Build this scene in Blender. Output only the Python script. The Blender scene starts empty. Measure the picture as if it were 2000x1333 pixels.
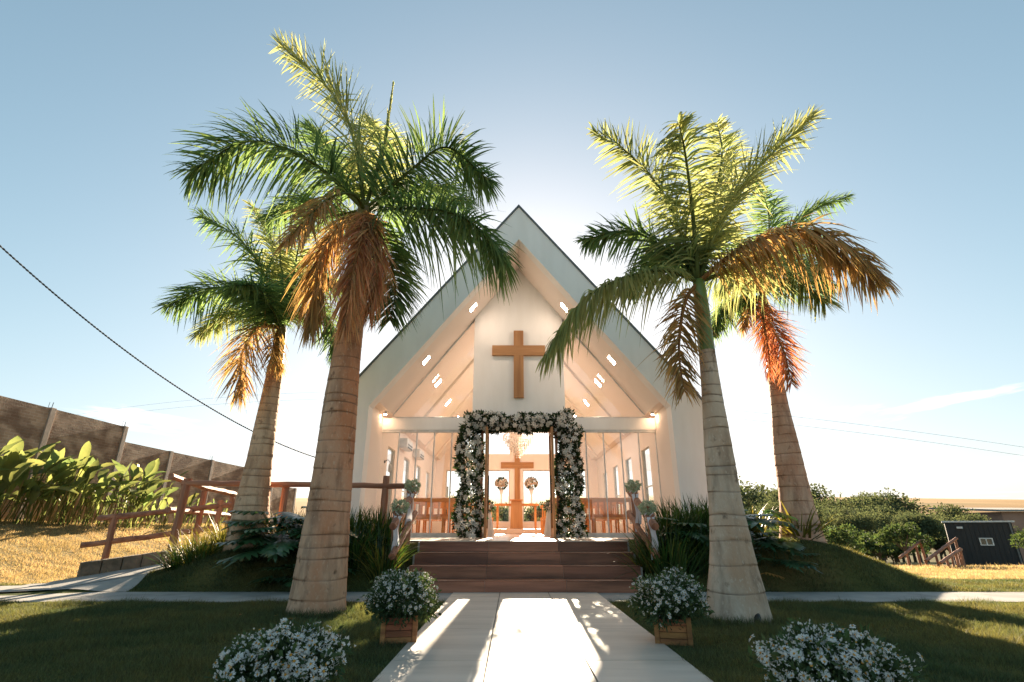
import bpy, math, random
import numpy as np
from mathutils import Vector, Matrix, Euler

rng = np.random.default_rng(7)
random.seed(7)
SC = bpy.context.scene
COL = SC.collection
R = math.radians

# ------------------------------------------------------------------ camera
CAM_H = 0.91
PITCH = R(20.0)
cam_d = bpy.data.cameras.new("camera")
cam = bpy.data.objects.new("camera", cam_d)
COL.objects.link(cam)
cam.location = (0, 0, CAM_H)
cam.rotation_euler = (R(90) + PITCH, 0, 0)
cam_d.sensor_width = 36.0
cam_d.lens = 18.0
cam_d.clip_start = 0.05
cam_d.clip_end = 6000
SC.camera = cam

# ------------------------------------------------------------------ sky, sun, exposure
SUN_EL, SUN_AZ = R(18.0), R(2.0)          # the sun stands low behind the chapel
world = bpy.data.worlds.new("World")
SC.world = world
world.use_nodes = True
wn, wl_ = world.node_tree.nodes, world.node_tree.links
wn.clear()
sky = wn.new("ShaderNodeTexSky")
sky.sky_type = 'NISHITA'
sky.sun_disc = False
sky.sun_elevation = SUN_EL
sky.sun_rotation = SUN_AZ
sky.altitude = 300
sky.air_density = 1.0
sky.dust_density = 1.2
sky.ozone_density = 2.2
bg = wn.new("ShaderNodeBackground")
bg.inputs['Strength'].default_value = 0.062
wo = wn.new("ShaderNodeOutputWorld")
hsv = wn.new("ShaderNodeHueSaturation")
hsv.inputs['Hue'].default_value = 0.475
hsv.inputs['Saturation'].default_value = 0.90
SKY_K = 8.0                                    # soft shoulder for the brightest sky near the sun
def wvec(op, a, b):
    q = wn.new("ShaderNodeVectorMath"); q.operation = op
    for i, v in enumerate((a, b)):
        if isinstance(v, tuple): q.inputs[i].default_value = v
        else: wl_.new(v, q.inputs[i])
    return q.outputs[0]
den = wvec('ADD', wvec('MULTIPLY', sky.outputs[0], (1/SKY_K,)*3), (1.0, 1.0, 1.0))
wl_.new(wvec('DIVIDE', sky.outputs[0], den), hsv.inputs['Color'])
# small fair weather clouds low in the sky
tc = wn.new("ShaderNodeTexCoord")
sep = wn.new("ShaderNodeSeparateXYZ")
wl_.new(tc.outputs['Generated'], sep.inputs[0])
def wmath(op, a, b=None, c=None):
    n = wn.new("ShaderNodeMath"); n.operation = op
    for i, v in enumerate((a, b, c)):
        if v is None: continue
        if isinstance(v, (int, float)): n.inputs[i].default_value = v
        else: wl_.new(v, n.inputs[i])
    return n.outputs[0]
zc = wmath('MAXIMUM', sep.outputs[2], 0.02)
cmb = wn.new("ShaderNodeCombineXYZ")
wl_.new(wmath('DIVIDE', sep.outputs[0], zc), cmb.inputs[0])
wl_.new(wmath('MULTIPLY', wmath('DIVIDE', sep.outputs[1], zc), 0.55), cmb.inputs[1])
cn = wn.new("ShaderNodeTexNoise")
cn.inputs['Scale'].default_value = 0.62
cn.inputs['Detail'].default_value = 7
cn.inputs['Roughness'].default_value = 0.58
wl_.new(cmb.outputs[0], cn.inputs['Vector'])
cr = wn.new("ShaderNodeMapRange")
cr.interpolation_type = 'SMOOTHSTEP'
cr.inputs['From Min'].default_value = 0.585
cr.inputs['From Max'].default_value = 0.70
wl_.new(cn.outputs[0], cr.inputs['Value'])
lo = wn.new("ShaderNodeMapRange"); lo.interpolation_type = 'SMOOTHSTEP'
lo.inputs['From Min'].default_value = 0.30; lo.inputs['From Max'].default_value = 0.17
wl_.new(sep.outputs[2], lo.inputs['Value'])
cm = wmath('MULTIPLY', wmath('MULTIPLY', cr.outputs[0], lo.outputs[0]), 0.75)
mx = wn.new("ShaderNodeMix"); mx.data_type = 'RGBA'
wl_.new(cm, mx.inputs['Factor'])
wl_.new(hsv.outputs[0], mx.inputs[6])
mx.inputs[7].default_value = (6.2, 6.1, 6.0, 1)
wl_.new(mx.outputs[2], bg.inputs['Color'])
wl_.new(bg.outputs[0], wo.inputs['Surface'])

sun_d = bpy.data.lights.new("sun", 'SUN')
sun_d.energy = 5.0
sun_d.angle = R(0.53)
sun_d.color = (1.0, 0.80, 0.58)
sun = bpy.data.objects.new("sun", sun_d)
COL.objects.link(sun)
sdir = Vector((math.sin(SUN_AZ) * math.cos(SUN_EL), math.cos(SUN_AZ) * math.cos(SUN_EL), math.sin(SUN_EL)))
sun.rotation_euler = (-sdir).to_track_quat('-Z', 'Y').to_euler()
sun.location = (2, 30, 20)

SC.view_settings.view_transform = 'Standard'
SC.view_settings.look = 'None'
SC.view_settings.gamma = 1.0
SC.view_settings.use_curve_mapping = False
SC.view_settings.exposure = 2.2
SC.render.engine = 'CYCLES'
SC.cycles.use_denoising = True
SC.cycles.max_bounces = 10
SC.cycles.transparent_max_bounces = 24
SC.cycles.caustics_reflective = False
SC.cycles.caustics_refractive = False
SC.cycles.sample_clamp_indirect = 6.0

# ------------------------------------------------------------------ helpers
CP, SP = math.cos(PITCH), math.sin(PITCH)
def at(px, py, d):
    """photo pixel (2000 x 1333) -> world point at the forward distance d"""
    cx, cy = (px - 1000) / 1000, (py - 666.5) / 1000
    y = CP + cy * SP
    t = d / y
    return np.array([cx * t, d, CAM_H + (SP - cy * CP) * t])

def wloc(o):
    v = Vector((0, 0, 0))
    while o is not None:
        v = v + o.location
        o = o.parent
    return v

def tag(o, label=None, cat=None, group=None, kind=None):
    if label: o['label'] = label
    if cat: o['category'] = cat
    if group: o['group'] = group
    if kind: o['kind'] = kind
    return o

def thing(name, label, cat, loc=(0, 0, 0), group=None, kind=None):
    o = bpy.data.objects.new(name, None)
    o.empty_display_size = 0.1
    COL.objects.link(o)
    o.location = loc
    return tag(o, label, cat, group, kind)

def np_mesh(name, V, F, mats, mi=None, smooth=False):
    V = np.asarray(V, dtype=np.float32).reshape(-1, 3)
    F = np.asarray(F, dtype=np.int32)
    n = F.shape[1]
    me = bpy.data.meshes.new(name)
    me.vertices.add(len(V)); me.vertices.foreach_set('co', V.ravel())
    me.loops.add(F.size); me.loops.foreach_set('vertex_index', F.ravel())
    me.polygons.add(len(F))
    me.polygons.foreach_set('loop_start', np.arange(0, F.size, n, dtype=np.int32))
    me.polygons.foreach_set('loop_total', np.full(len(F), n, dtype=np.int32))
    if not isinstance(mats, (list, tuple)): mats = [mats]
    for m in mats: me.materials.append(m)
    if mi is not None: me.polygons.foreach_set('material_index', np.asarray(mi, dtype=np.int32))
    me.polygons.foreach_set('use_smooth', np.full(len(F), bool(smooth)))
    me.update(calc_edges=True)
    return me

def place(name, me, parent=None, loc=(0, 0, 0), rot=None, scale=None):
    o = bpy.data.objects.new(name, me)
    COL.objects.link(o)
    o.parent = parent
    o.location = loc
    if rot is not None:
        o.rotation_mode = 'QUATERNION' if len(rot) == 4 else 'XYZ'
        if len(rot) == 4: o.rotation_quaternion = rot
        else: o.rotation_euler = rot
    if scale is not None: o.scale = (scale,) * 3 if isinstance(scale, (int, float)) else scale
    return o

def put_np(name, V, F, mats, parent=None, mi=None, smooth=False, origin=None):
    """world-space arrays -> object (vertices kept relative to the parent's base)"""
    base = np.array(wloc(parent)) if parent is not None else np.array(origin if origin is not None else (0, 0, 0), float)
    me = np_mesh(name, np.asarray(V, float).reshape(-1, 3) - base, F, mats, mi, smooth)
    return place(name, me, parent, (0, 0, 0) if parent is not None else tuple(base))

class MB:
    def __init__(s): s.v = []; s.f = []; s.m = []; s.cur = 0
    def add(s, vs, fs):
        o = len(s.v)
        s.v += [tuple(map(float, p)) for p in vs]
        s.f += [tuple(i + o for i in f) for f in fs]
        s.m += [s.cur] * len(fs)
        return s
    def box(s, x0, x1, y0, y1, z0, z1):
        return s.add([(x0,y0,z0),(x1,y0,z0),(x1,y1,z0),(x0,y1,z0),(x0,y0,z1),(x1,y0,z1),(x1,y1,z1),(x0,y1,z1)],
                     [(0,3,2,1),(4,5,6,7),(0,1,5,4),(1,2,6,5),(2,3,7,6),(3,0,4,7)])
    def prism(s, poly, y0, y1):
        """polygon in x,z (counter-clockwise seen from -y) extruded along y"""
        n = len(poly)
        vs = [(x, y0, z) for x, z in poly] + [(x, y1, z) for x, z in poly]
        fs = [tuple(range(n)), tuple(range(2*n-1, n-1, -1))]
        fs += [(i, i + n, (i+1) % n + n, (i+1) % n) for i in range(n)]
        return s.add(vs, fs)
    def tube(s, pts, rad, n=8, cap=True, wob=0.0, flat=None):
        pts = [Vector(p) for p in pts]
        k = len(pts)
        if isinstance(rad, (int, float)): rad = [rad] * k
        ref = Vector((0.13, 0.21, 0.97))
        if abs((pts[-1] - pts[0]).normalized().dot(ref)) > 0.95: ref = Vector((1, 0.1, 0))
        vs, fs = [], []
        for i, p in enumerate(pts):
            t = (pts[min(i+1, k-1)] - pts[max(i-1, 0)]).normalized()
            a = t.cross(ref).normalized(); b = t.cross(a)
            for j in range(n):
                an = 2 * math.pi * j / n
                r = rad[i] * (1 + wob * (random.random() - .5))
                vs.append(p + (a * math.cos(an) + b * math.sin(an)) * r)
        for i in range(k - 1):
            for j in range(n):
                fs.append((i*n+j, i*n+(j+1) % n, (i+1)*n+(j+1) % n, (i+1)*n+j))
        if cap:
            fs.append(tuple(range(n-1, -1, -1))); fs.append(tuple(range((k-1)*n, k*n)))
        return s.add(vs, fs)
    def lathe(s, c, prof, n=16):
        c = Vector(c); vs, fs = [], []
        for r, z in prof:
            for j in range(n):
                a = 2 * math.pi * j / n
                vs.append((c.x + r*math.cos(a), c.y + r*math.sin(a), c.z + z))
        for i in range(len(prof) - 1):
            for j in range(n):
                fs.append((i*n+j, i*n+(j+1) % n, (i+1)*n+(j+1) % n, (i+1)*n+j))
        fs.append(tuple(range(n-1, -1, -1))); fs.append(tuple(range((len(prof)-1)*n, len(prof)*n)))
        return s.add(vs, fs)
    def build(s, name, mats, parent=None, smooth=False, bevel=0, origin=None, local=False):
        base = Vector((0, 0, 0)) if local else (wloc(parent) if parent is not None else Vector(origin or (0, 0, 0)))
        me = bpy.data.meshes.new(name)
        me.from_pydata([(p[0]-base.x, p[1]-base.y, p[2]-base.z) for p in s.v], [], s.f)
        for m in (mats if isinstance(mats, (list, tuple)) else [mats]): me.materials.append(m)
        me.polygons.foreach_set('material_index', s.m)
        if smooth: me.polygons.foreach_set('use_smooth', [True] * len(s.f))
        me.update()
        o = place(name, me, parent, (0, 0, 0) if parent is not None else tuple(base))
        if bevel:
            b = o.modifiers.new("bevel", 'BEVEL'); b.width = bevel; b.segments = 2; b.limit_method = 'ANGLE'
        return o

def unit(a):
    a = np.asarray(a, float)
    return a / np.maximum(np.linalg.norm(a, axis=-1, keepdims=True), 1e-9)

def strips(P, W, wid):
    """P (N,K,3) centre lines, W (N,K,3) unit width vectors, wid (N,K) -> verts, quads"""
    N, K = P.shape[:2]
    off = W * (wid[..., None] * 0.5)
    V = np.stack([P - off, P + off], axis=2).reshape(-1, 3)
    b = (np.arange(N) * K * 2)[:, None] + (np.arange(K - 1) * 2)[None]
    F = np.stack([b, b + 1, b + 3, b + 2], axis=-1).reshape(-1, 4)
    return V, F

def leaf_quads(P, D, L, asp, fold=0.25):
    """pointed little leaves: P (N,3) bases, D (N,3) axes, L (N,) lengths"""
    N = len(P)
    D = unit(D)
    W = unit(np.cross(D, unit(rng.normal(size=(N, 3)))))
    Nn = np.cross(D, W)
    L = np.asarray(L)[:, None]
    m = P + D * L * 0.45
    V = np.stack([P, m + W*L*asp*.5 + Nn*L*asp*fold, P + D*L, m - W*L*asp*.5 + Nn*L*asp*fold], axis=1).reshape(-1, 3)
    b = np.arange(N)[:, None] * 4
    F = np.concatenate([b + np.array([[0, 1, 2]]), b + np.array([[0, 2, 3]])], axis=1).reshape(-1, 3)
    return V, F

def merge(parts):
    Vs, Fs, o = [], [], 0
    for V, F in parts:
        Vs.append(V); Fs.append(F + o); o += len(V)
    return np.concatenate(Vs), np.concatenate(Fs)

def sphere_dirs(n, zmin=-1.0):
    z = rng.uniform(zmin, 1, n); a = rng.uniform(0, 2*math.pi, n)
    r = np.sqrt(1 - z*z)
    return np.stack([r*np.cos(a), r*np.sin(a), z], axis=1)

def sstep(a, b, x):
    t = np.clip((np.asarray(x, float) - a) / (b - a), 0, 1)
    return t * t * (3 - 2 * t)

# ------------------------------------------------------------------ materials
def mat(name, col, rough=0.6, col2=None, scale=6.0, stretch=(1, 1, 1), bump=0.0, bscale=None, metal=0.0,
        trans=0.0, tcol=None, island=0.0, objrand=0.0, spec=0.5, detail=6, contrast=(0.35, 0.65), coat=0.0, hue=1.0):
    m = bpy.data.materials.new(name)
    m.use_nodes = True
    nt = m.node_tree; n, l = nt.nodes, nt.links
    n.clear()
    out = n.new("ShaderNodeOutputMaterial")
    b = n.new("ShaderNodeBsdfPrincipled")
    b.inputs['Roughness'].default_value = rough
    b.inputs['Metallic'].default_value = metal
    b.inputs['Specular IOR Level'].default_value = spec
    if coat: b.inputs['Coat Weight'].default_value = coat; b.inputs['Coat Roughness'].default_value = 0.15
    geo = n.new("ShaderNodeNewGeometry")
    mp = n.new("ShaderNodeMapping"); mp.inputs['Scale'].default_value = stretch
    l.new(geo.outputs['Position'], mp.inputs['Vector'])
    c_out = None
    if col2 is None: col2 = tuple(min(1, c * 0.72) for c in col)
    nz = n.new("ShaderNodeTexNoise")
    nz.inputs['Scale'].default_value = scale; nz.inputs['Detail'].default_value = detail
    nz.inputs['Roughness'].default_value = 0.6
    l.new(mp.outputs[0], nz.inputs['Vector'])
    mr = n.new("ShaderNodeMapRange")
    mr.inputs['From Min'].default_value, mr.inputs['From Max'].default_value = contrast
    l.new(nz.outputs[0], mr.inputs['Value'])
    mixn = n.new("ShaderNodeMix"); mixn.data_type = 'RGBA'
    mixn.inputs[6].default_value = (*col2, 1); mixn.inputs[7].default_value = (*col, 1)
    l.new(mr.outputs[0], mixn.inputs['Factor'])
    c_out = mixn.outputs[2]
    if island or objrand:
        src = geo.outputs['Random Per Island']
        amt = island
        if objrand:
            oi = n.new("ShaderNodeObjectInfo"); src = oi.outputs['Random']; amt = objrand
        h = n.new("ShaderNodeHueSaturation")
        v = n.new("ShaderNodeMapRange")
        v.inputs['To Min'].default_value = 1 - amt; v.inputs['To Max'].default_value = 1 + amt
        l.new(src, v.inputs['Value']); l.new(v.outputs[0], h.inputs['Value'])
        hh = n.new("ShaderNodeMapRange")
        hh.inputs['To Min'].default_value = 0.5 - amt*0.06*hue; hh.inputs['To Max'].default_value = 0.5 + amt*0.06*hue
        mm = n.new("ShaderNodeMath"); mm.operation = 'FRACT'
        m7 = n.new("ShaderNodeMath"); m7.operation = 'MULTIPLY'; m7.inputs[1].default_value = 7.31
        l.new(src, m7.inputs[0]); l.new(m7.outputs[0], mm.inputs[0]); l.new(mm.outputs[0], hh.inputs['Value'])
        l.new(hh.outputs[0], h.inputs['Hue'])
        l.new(c_out, h.inputs['Color']); c_out = h.outputs[0]
    l.new(c_out, b.inputs['Base Color'])
    if bump:
        bz = n.new("ShaderNodeTexNoise")
        bz.inputs['Scale'].default_value = bscale or scale * 4; bz.inputs['Detail'].default_value = 8
        l.new(mp.outputs[0], bz.inputs['Vector'])
        bp = n.new("ShaderNodeBump"); bp.inputs['Strength'].default_value = bump; bp.inputs['Distance'].default_value = 0.02
        l.new(bz.outputs[0], bp.inputs['Height']); l.new(bp.outputs[0], b.inputs['Normal'])
    sh = b.outputs[0]
    if trans:
        t = n.new("ShaderNodeBsdfTranslucent")
        if tcol:
            tm = n.new("ShaderNodeMix"); tm.data_type = 'RGBA'; tm.blend_type = 'MULTIPLY'; tm.inputs['Factor'].default_value = 1
            l.new(c_out, tm.inputs[6]); tm.inputs[7].default_value = (*tcol, 1); l.new(tm.outputs[2], t.inputs['Color'])
        else: l.new(c_out, t.inputs['Color'])
        ms = n.new("ShaderNodeMixShader"); ms.inputs[0].default_value = trans
        l.new(b.outputs[0], ms.inputs[1]); l.new(t.outputs[0], ms.inputs[2]); sh = ms.outputs[0]
    l.new(sh, out.inputs['Surface'])
    m['nodes_col'] = 1
    return m

def emit(name, col, s):
    m = bpy.data.materials.new(name); m.use_nodes = True
    n, l = m.node_tree.nodes, m.node_tree.links; n.clear()
    o = n.new("ShaderNodeOutputMaterial"); e = n.new("ShaderNodeEmission")
    e.inputs[0].default_value = (*col, 1); e.inputs[1].default_value = s
    l.new(e.outputs[0], o.inputs[0]); return m

def glass(name, tint=(0.97, 0.985, 0.98), rough=0.0, f0=0.03):
    m = bpy.data.materials.new(name); m.use_nodes = True
    n, l = m.node_tree.nodes, m.node_tree.links; n.clear()
    o = n.new("ShaderNodeOutputMaterial")
    t = n.new("ShaderNodeBsdfTransparent"); t.inputs[0].default_value = (*tint, 1)
    g = n.new("ShaderNodeBsdfGlossy"); g.inputs['Roughness'].default_value = rough
    ge = n.new("ShaderNodeNewGeometry")                     # two-sided Schlick reflectance of a thin pane
    dt = n.new("ShaderNodeVectorMath"); dt.operation = 'DOT_PRODUCT'
    l.new(ge.outputs['Incoming'], dt.inputs[0]); l.new(ge.outputs['Normal'], dt.inputs[1])
    def mth(op, a, b):
        k = n.new("ShaderNodeMath"); k.operation = op
        for i, v in enumerate((a, b)):
            if isinstance(v, (int, float)): k.inputs[i].default_value = v
            else: l.new(v, k.inputs[i])
        return k.outputs[0]
    c = mth('SUBTRACT', 1.0, mth('ABSOLUTE', dt.outputs['Value'], 0.0))
    f = mth('ADD', mth('MULTIPLY', mth('POWER', c, 5.0), 1 - f0), f0)
    ms = n.new("ShaderNodeMixShader")
    l.new(f, ms.inputs[0]); l.new(t.outputs[0], ms.inputs[1]); l.new(g.outputs[0], ms.inputs[2])
    l.new(ms.outputs[0], o.inputs[0]); return m

def wood(name, c1, c2, axis='x', scale=5.0, rough=0.5, objrand=0.0, bump=0.15, spec=0.4, coat=0.0, hue=1.0):
    st = {'x': (0.18, 2.2, 2.2), 'y': (2.2, 0.18, 2.2), 'z': (2.2, 2.2, 0.18)}[axis]
    return mat(name, c1, rough, c2, scale, st, bump, scale*6, objrand=objrand, spec=spec, detail=9, contrast=(0.38, 0.62), coat=coat, hue=hue)

M = {}
M['plaster'] = mat('white_plaster', (0.85, 0.84, 0.82), 0.75, (0.80, 0.785, 0.76), 1.6, (2.2, 2.2, .5), bump=0.05, bscale=60)
M['inner'] = mat('warm_white_paint', (0.86, 0.77, 0.70), 0.7, (0.83, 0.74, 0.67), 1.0, bump=0.02, bscale=60)
M['roofmetal'] = mat('grey_roof_metal', (0.16, 0.17, 0.17), 0.5, metal=0.4)
M['floor'] = mat('pale_wood_tile', (0.62, 0.50, 0.41), 0.32, (0.55, 0.43, 0.34), 2.5, (0.3, 2, 1), coat=0.2)
M['alu'] = mat('white_aluminium', (0.72, 0.72, 0.70), 0.35, spec=0.6)
M['glass'] = glass('clear_glass', f0=0.07)
M['winglass'] = glass('window_glass', (0.98, 0.99, 0.99), f0=0.02)
M['tileA'] = wood('brown_wood_tile', (0.36, 0.145, 0.085), (0.15, 0.058, 0.034), 'x', 3.0, 0.42, objrand=0.45, bump=0.05, hue=0.1)
M['edge'] = mat('worn_step_edge', (0.34, 0.20, 0.13), 0.45)
M['crosswood'] = wood('golden_timber', (0.46, 0.235, 0.095), (0.33, 0.15, 0.055), 'z', 3.0, 0.5)
M['crosswoodx'] = wood('golden_timber_cross', (0.48, 0.25, 0.105), (0.35, 0.165, 0.06), 'x', 3.0, 0.5)
M['pew'] = wood('orange_pew_wood', (0.66, 0.28, 0.085), (0.46, 0.17, 0.045), 'x', 3.0, 0.4)
M['log'] = wood('red_brown_log', (0.42, 0.195, 0.115), (0.22, 0.09, 0.052), 'x', 4.0, 0.6, bump=0.4)
M['logv'] = wood('red_brown_post', (0.42, 0.195, 0.115), (0.21, 0.085, 0.05), 'z', 4.0, 0.6, bump=0.4)
M['planter'] = wood('orange_planter_wood', (0.38, 0.16, 0.06), (0.20, 0.075, 0.03), 'x', 6.0, 0.65, bump=0.3, objrand=0.25)
M['concrete'] = mat('concrete', (0.36, 0.34, 0.31), 0.85, (0.25, 0.235, 0.21), 2.5, bump=0.25, bscale=40)
M['slab'] = mat('pale_porcelain_slab', (0.64, 0.55, 0.46), 0.5, (0.50, 0.425, 0.35), 1.9, (0.4, 2.2, 1), bump=0.02, bscale=80, objrand=0.05)
M['joint'] = mat('grey_joint', (0.22, 0.20, 0.18), 0.9)
M['path'] = mat('grey_path', (0.36, 0.35, 0.33), 0.85, (0.24, 0.235, 0.22), 2.2, bump=0.25, bscale=60)
M['soil'] = mat('dark_soil', (0.05, 0.035, 0.022), 0.95, (0.025, 0.018, 0.012), 6, bump=0.6)
M['black'] = mat('black_plastic', (0.015, 0.015, 0.016), 0.45)
M['white'] = mat('white_cloth', (0.80, 0.78, 0.76), 0.8, (0.74, 0.72, 0.70), 10, trans=0.3)
M['ribbon'] = mat('white_satin_ribbon', (0.78, 0.76, 0.80), 0.35, (0.70, 0.68, 0.74), 10, trans=0.25)
M['petal'] = mat('white_petal', (0.80, 0.79, 0.75), 0.6, (0.72, 0.71, 0.66), 30, trans=0.35)
M['petalc'] = mat('cream_petal', (0.78, 0.72, 0.64), 0.6, (0.70, 0.60, 0.52), 30, trans=0.3)
M['disc'] = mat('yellow_flower_eye', (0.62, 0.30, 0.03), 0.7, (0.42, 0.20, 0.02), 80)
M['frond'] = mat('green_frond', (0.105, 0.17, 0.080), 0.75, (0.066, 0.125, 0.066), 1.2, trans=0.45, tcol=(3.0, 2.6, 1.5), island=0.35, spec=.05)
M['frondy'] = mat('yellow_green_frond', (0.21, 0.245, 0.11), 0.75, (0.145, 0.195, 0.085), 1.2, trans=0.50, tcol=(2.7, 2.3, 1.8), island=0.32, spec=.05)
M['frondb'] = mat('olive_brown_frond', (0.34, 0.255, 0.13), 0.75, (0.23, 0.185, 0.08), 1.5, trans=0.45, tcol=(2.3, 1.8, 1.2), island=0.38, spec=.2)
M['frondd'] = mat('dead_orange_frond', (0.58, 0.38, 0.21), 0.8, (0.44, 0.26, 0.135), 1.6, trans=0.45, tcol=(1.6, 1.3, 1.0), island=0.4, spec=.15)
M['frondr'] = mat('dead_red_frond', (0.55, 0.32, 0.15), 0.7, (0.42, 0.19, 0.08), 1.6, trans=0.42, tcol=(1.5, 1.1, 0.9), island=0.4, spec=.15)
M['rachis'] = mat('green_frond_rib', (0.095, 0.12, 0.035), 0.8, spec=.08)
M['rachisd'] = mat('dry_frond_rib', (0.26, 0.13, 0.05), 0.85, spec=.08)
M['shaft'] = mat('green_crownshaft', (0.115, 0.20, 0.045), 0.33, (0.17, 0.21, 0.06), 1.6, (3, 3, 0.5))
M['shaftb'] = mat('brown_crownshaft', (0.16, 0.15, 0.05), 0.45, (0.20, 0.11, 0.045), 2.5, (3, 3, 0.6))
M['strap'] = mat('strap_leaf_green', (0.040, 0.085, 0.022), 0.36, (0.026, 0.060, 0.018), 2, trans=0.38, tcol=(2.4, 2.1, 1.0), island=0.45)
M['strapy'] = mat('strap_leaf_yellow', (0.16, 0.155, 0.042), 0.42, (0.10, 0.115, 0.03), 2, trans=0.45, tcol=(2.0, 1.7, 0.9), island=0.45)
M['philo'] = mat('glossy_lobed_leaf', (0.045, 0.115, 0.055), 0.30, (0.030, 0.080, 0.04), 3, trans=0.25, tcol=(2.4, 2.2, 1.0), objrand=0.35)
M['heli'] = mat('banana_like_leaf', (0.13, 0.17, 0.065), 0.45, (0.075, 0.12, 0.048), 3, trans=0.48, tcol=(2.7, 2.2, 1.6), objrand=0.4, spec=.3)
M['helis'] = mat('yellow_stalk', (0.22, 0.17, 0.05), 0.5)
M['bush'] = mat('small_bush_leaf', (0.065, 0.105, 0.050), 0.7, (0.042, 0.078, 0.038), 5, trans=0.3, tcol=(2.4, 2.0, 1.0), island=0.4, spec=.15)
M['archleaf'] = mat('arch_leaf', (0.026, 0.060, 0.024), 0.4, (0.016, 0.040, 0.017), 5, trans=0.25, tcol=(2.2, 2.0, 1.0), island=0.4)
M['treeleaf'] = mat('tree_leaf', (0.095, 0.12, 0.066), 0.9, (0.062, 0.088, 0.052), 0.3, trans=0.33, tcol=(2.0, 1.75, 1.2), island=0.4, spec=.05)
M['bark'] = mat('tree_bark', (0.12, 0.085, 0.055), 0.9, bump=0.6, scale=3, stretch=(2, 2, 0.4))
M['grass'] = mat('lawn_blade', (0.100, 0.118, 0.056), 0.6, (0.040, 0.080, 0.048), 0.85, trans=0.45, tcol=(2.6, 1.9, 1.0), detail=9, island=.5, spec=.2)
M['grassgold'] = mat('golden_lawn_blade', (0.38, 0.34, 0.22), 0.6, (0.27, 0.25, 0.14), 0.9, trans=0.45, tcol=(1.9, 1.45, 0.95), detail=9, island=.4, spec=.2)  # paler, more golden blades for the left bank and right meadow
M['wallpost'] = mat('pinkish_concrete', (0.40, 0.32, 0.27), 0.85, (0.30, 0.235, 0.19), 2.5, bump=0.25, bscale=40)
# ------------------------------------------------------------------ terrain
CX = 0.17
RAMP = [(-9.6, 8.05, 0.0), (-8.4, 8.35, 0.0), (-7.3, 8.85, 0.02), (-6.55, 9.65, 0.17), (-5.5, 10.5, 0.40), (-3.6, 10.6, 0.66), (-1.6, 10.6, 0.66)]
def seg_dist(x, y, pts):
    best = np.full(np.shape(x), 1e9); zz = np.zeros(np.shape(x))
    for (ax, ay, az), (bx, by, bz) in zip(pts[:-1], pts[1:]):
        dx, dy = bx - ax, by - ay
        t = np.clip(((x - ax) * dx + (y - ay) * dy) / (dx*dx + dy*dy), 0, 1)
        d = np.hypot(x - ax - t*dx, y - ay - t*dy)
        zz = np.where(d < best, az + t * (bz - az), zz); best = np.minimum(best, d)
    return best, zz

def terrain(x, y):
    x = np.asarray(x, float); y = np.asarray(y, float)
    z = np.zeros(np.broadcast(x, y).shape)
    rise = sstep(8.38, 9.2, y)
    z = z + 0.56 * rise * sstep(-6.3, -4.5, x) * (1 - sstep(-1.9, -1.62, x)) * (1 - sstep(24, 40, y))
    z = z + 0.69 * rise * sstep(2.02, 2.3, x) * (1 - sstep(4.9, 7.3, x)) * (1 - 0.9 * sstep(9.9, 15, y) * sstep(4.2, 6.0, x))
    inner = (x > -3.6) & (x < 4.0) & (y > 10.8) & (y < 23)
    z = np.where(inner, np.minimum(z, 0.5), z)
    bank = 1.0 * sstep(-8.3, -12.0, x)
    z = z + bank + 0.03 * np.sin(x*1.7 + 1) * np.sin(y*1.3) * bank
    right = sstep(-7, 6, x)
    near = (0.25 * sstep(9.5, 16, y) * sstep(5, 8, x) + 1.5 * sstep(14, 40, y)) * np.maximum(right, sstep(26, 60, y))
    z = z - near - 4.5 * sstep(40, 105, y)
    z = z + sstep(150, 620, y) * (38 + 2.5 * np.sin(x * 0.006 + 0.7)) + sstep(620, 1500, y) * 8
    d, zr = seg_dist(x, y, RAMP)
    w = 1 - sstep(0.70, 1.25, d)
    z = z * (1 - w) + zr * w
    return z

def axis_pts(lo, hi, fine_lo, fine_hi, step, grow=1.16):
    a = list(np.arange(fine_lo, fine_hi + 1e-6, step))
    s = step; p = fine_hi
    while p < hi: s *= grow; p += s; a.append(min(p, hi))
    s = step; p = fine_lo; b = []
    while p > lo: s *= grow; p -= s; b.append(max(p, lo))
    return np.array(b[::-1] + a)
gx = axis_pts(-1800, 1800, -15, 14, 0.13)
gy = axis_pts(-40, 2400, 0.5, 20, 0.13)
GX, GY = np.meshgrid(gx, gy)
GZ = terrain(GX, GY)
nx, ny = len(gx), len(gy)
V = np.stack([GX, GY, GZ], -1).reshape(-1, 3)
ii = (np.arange(ny - 1)[:, None] * nx + np.arange(nx - 1)[None]).ravel()
F = np.stack([ii, ii + 1, ii + nx + 1, ii + nx], -1)

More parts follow.
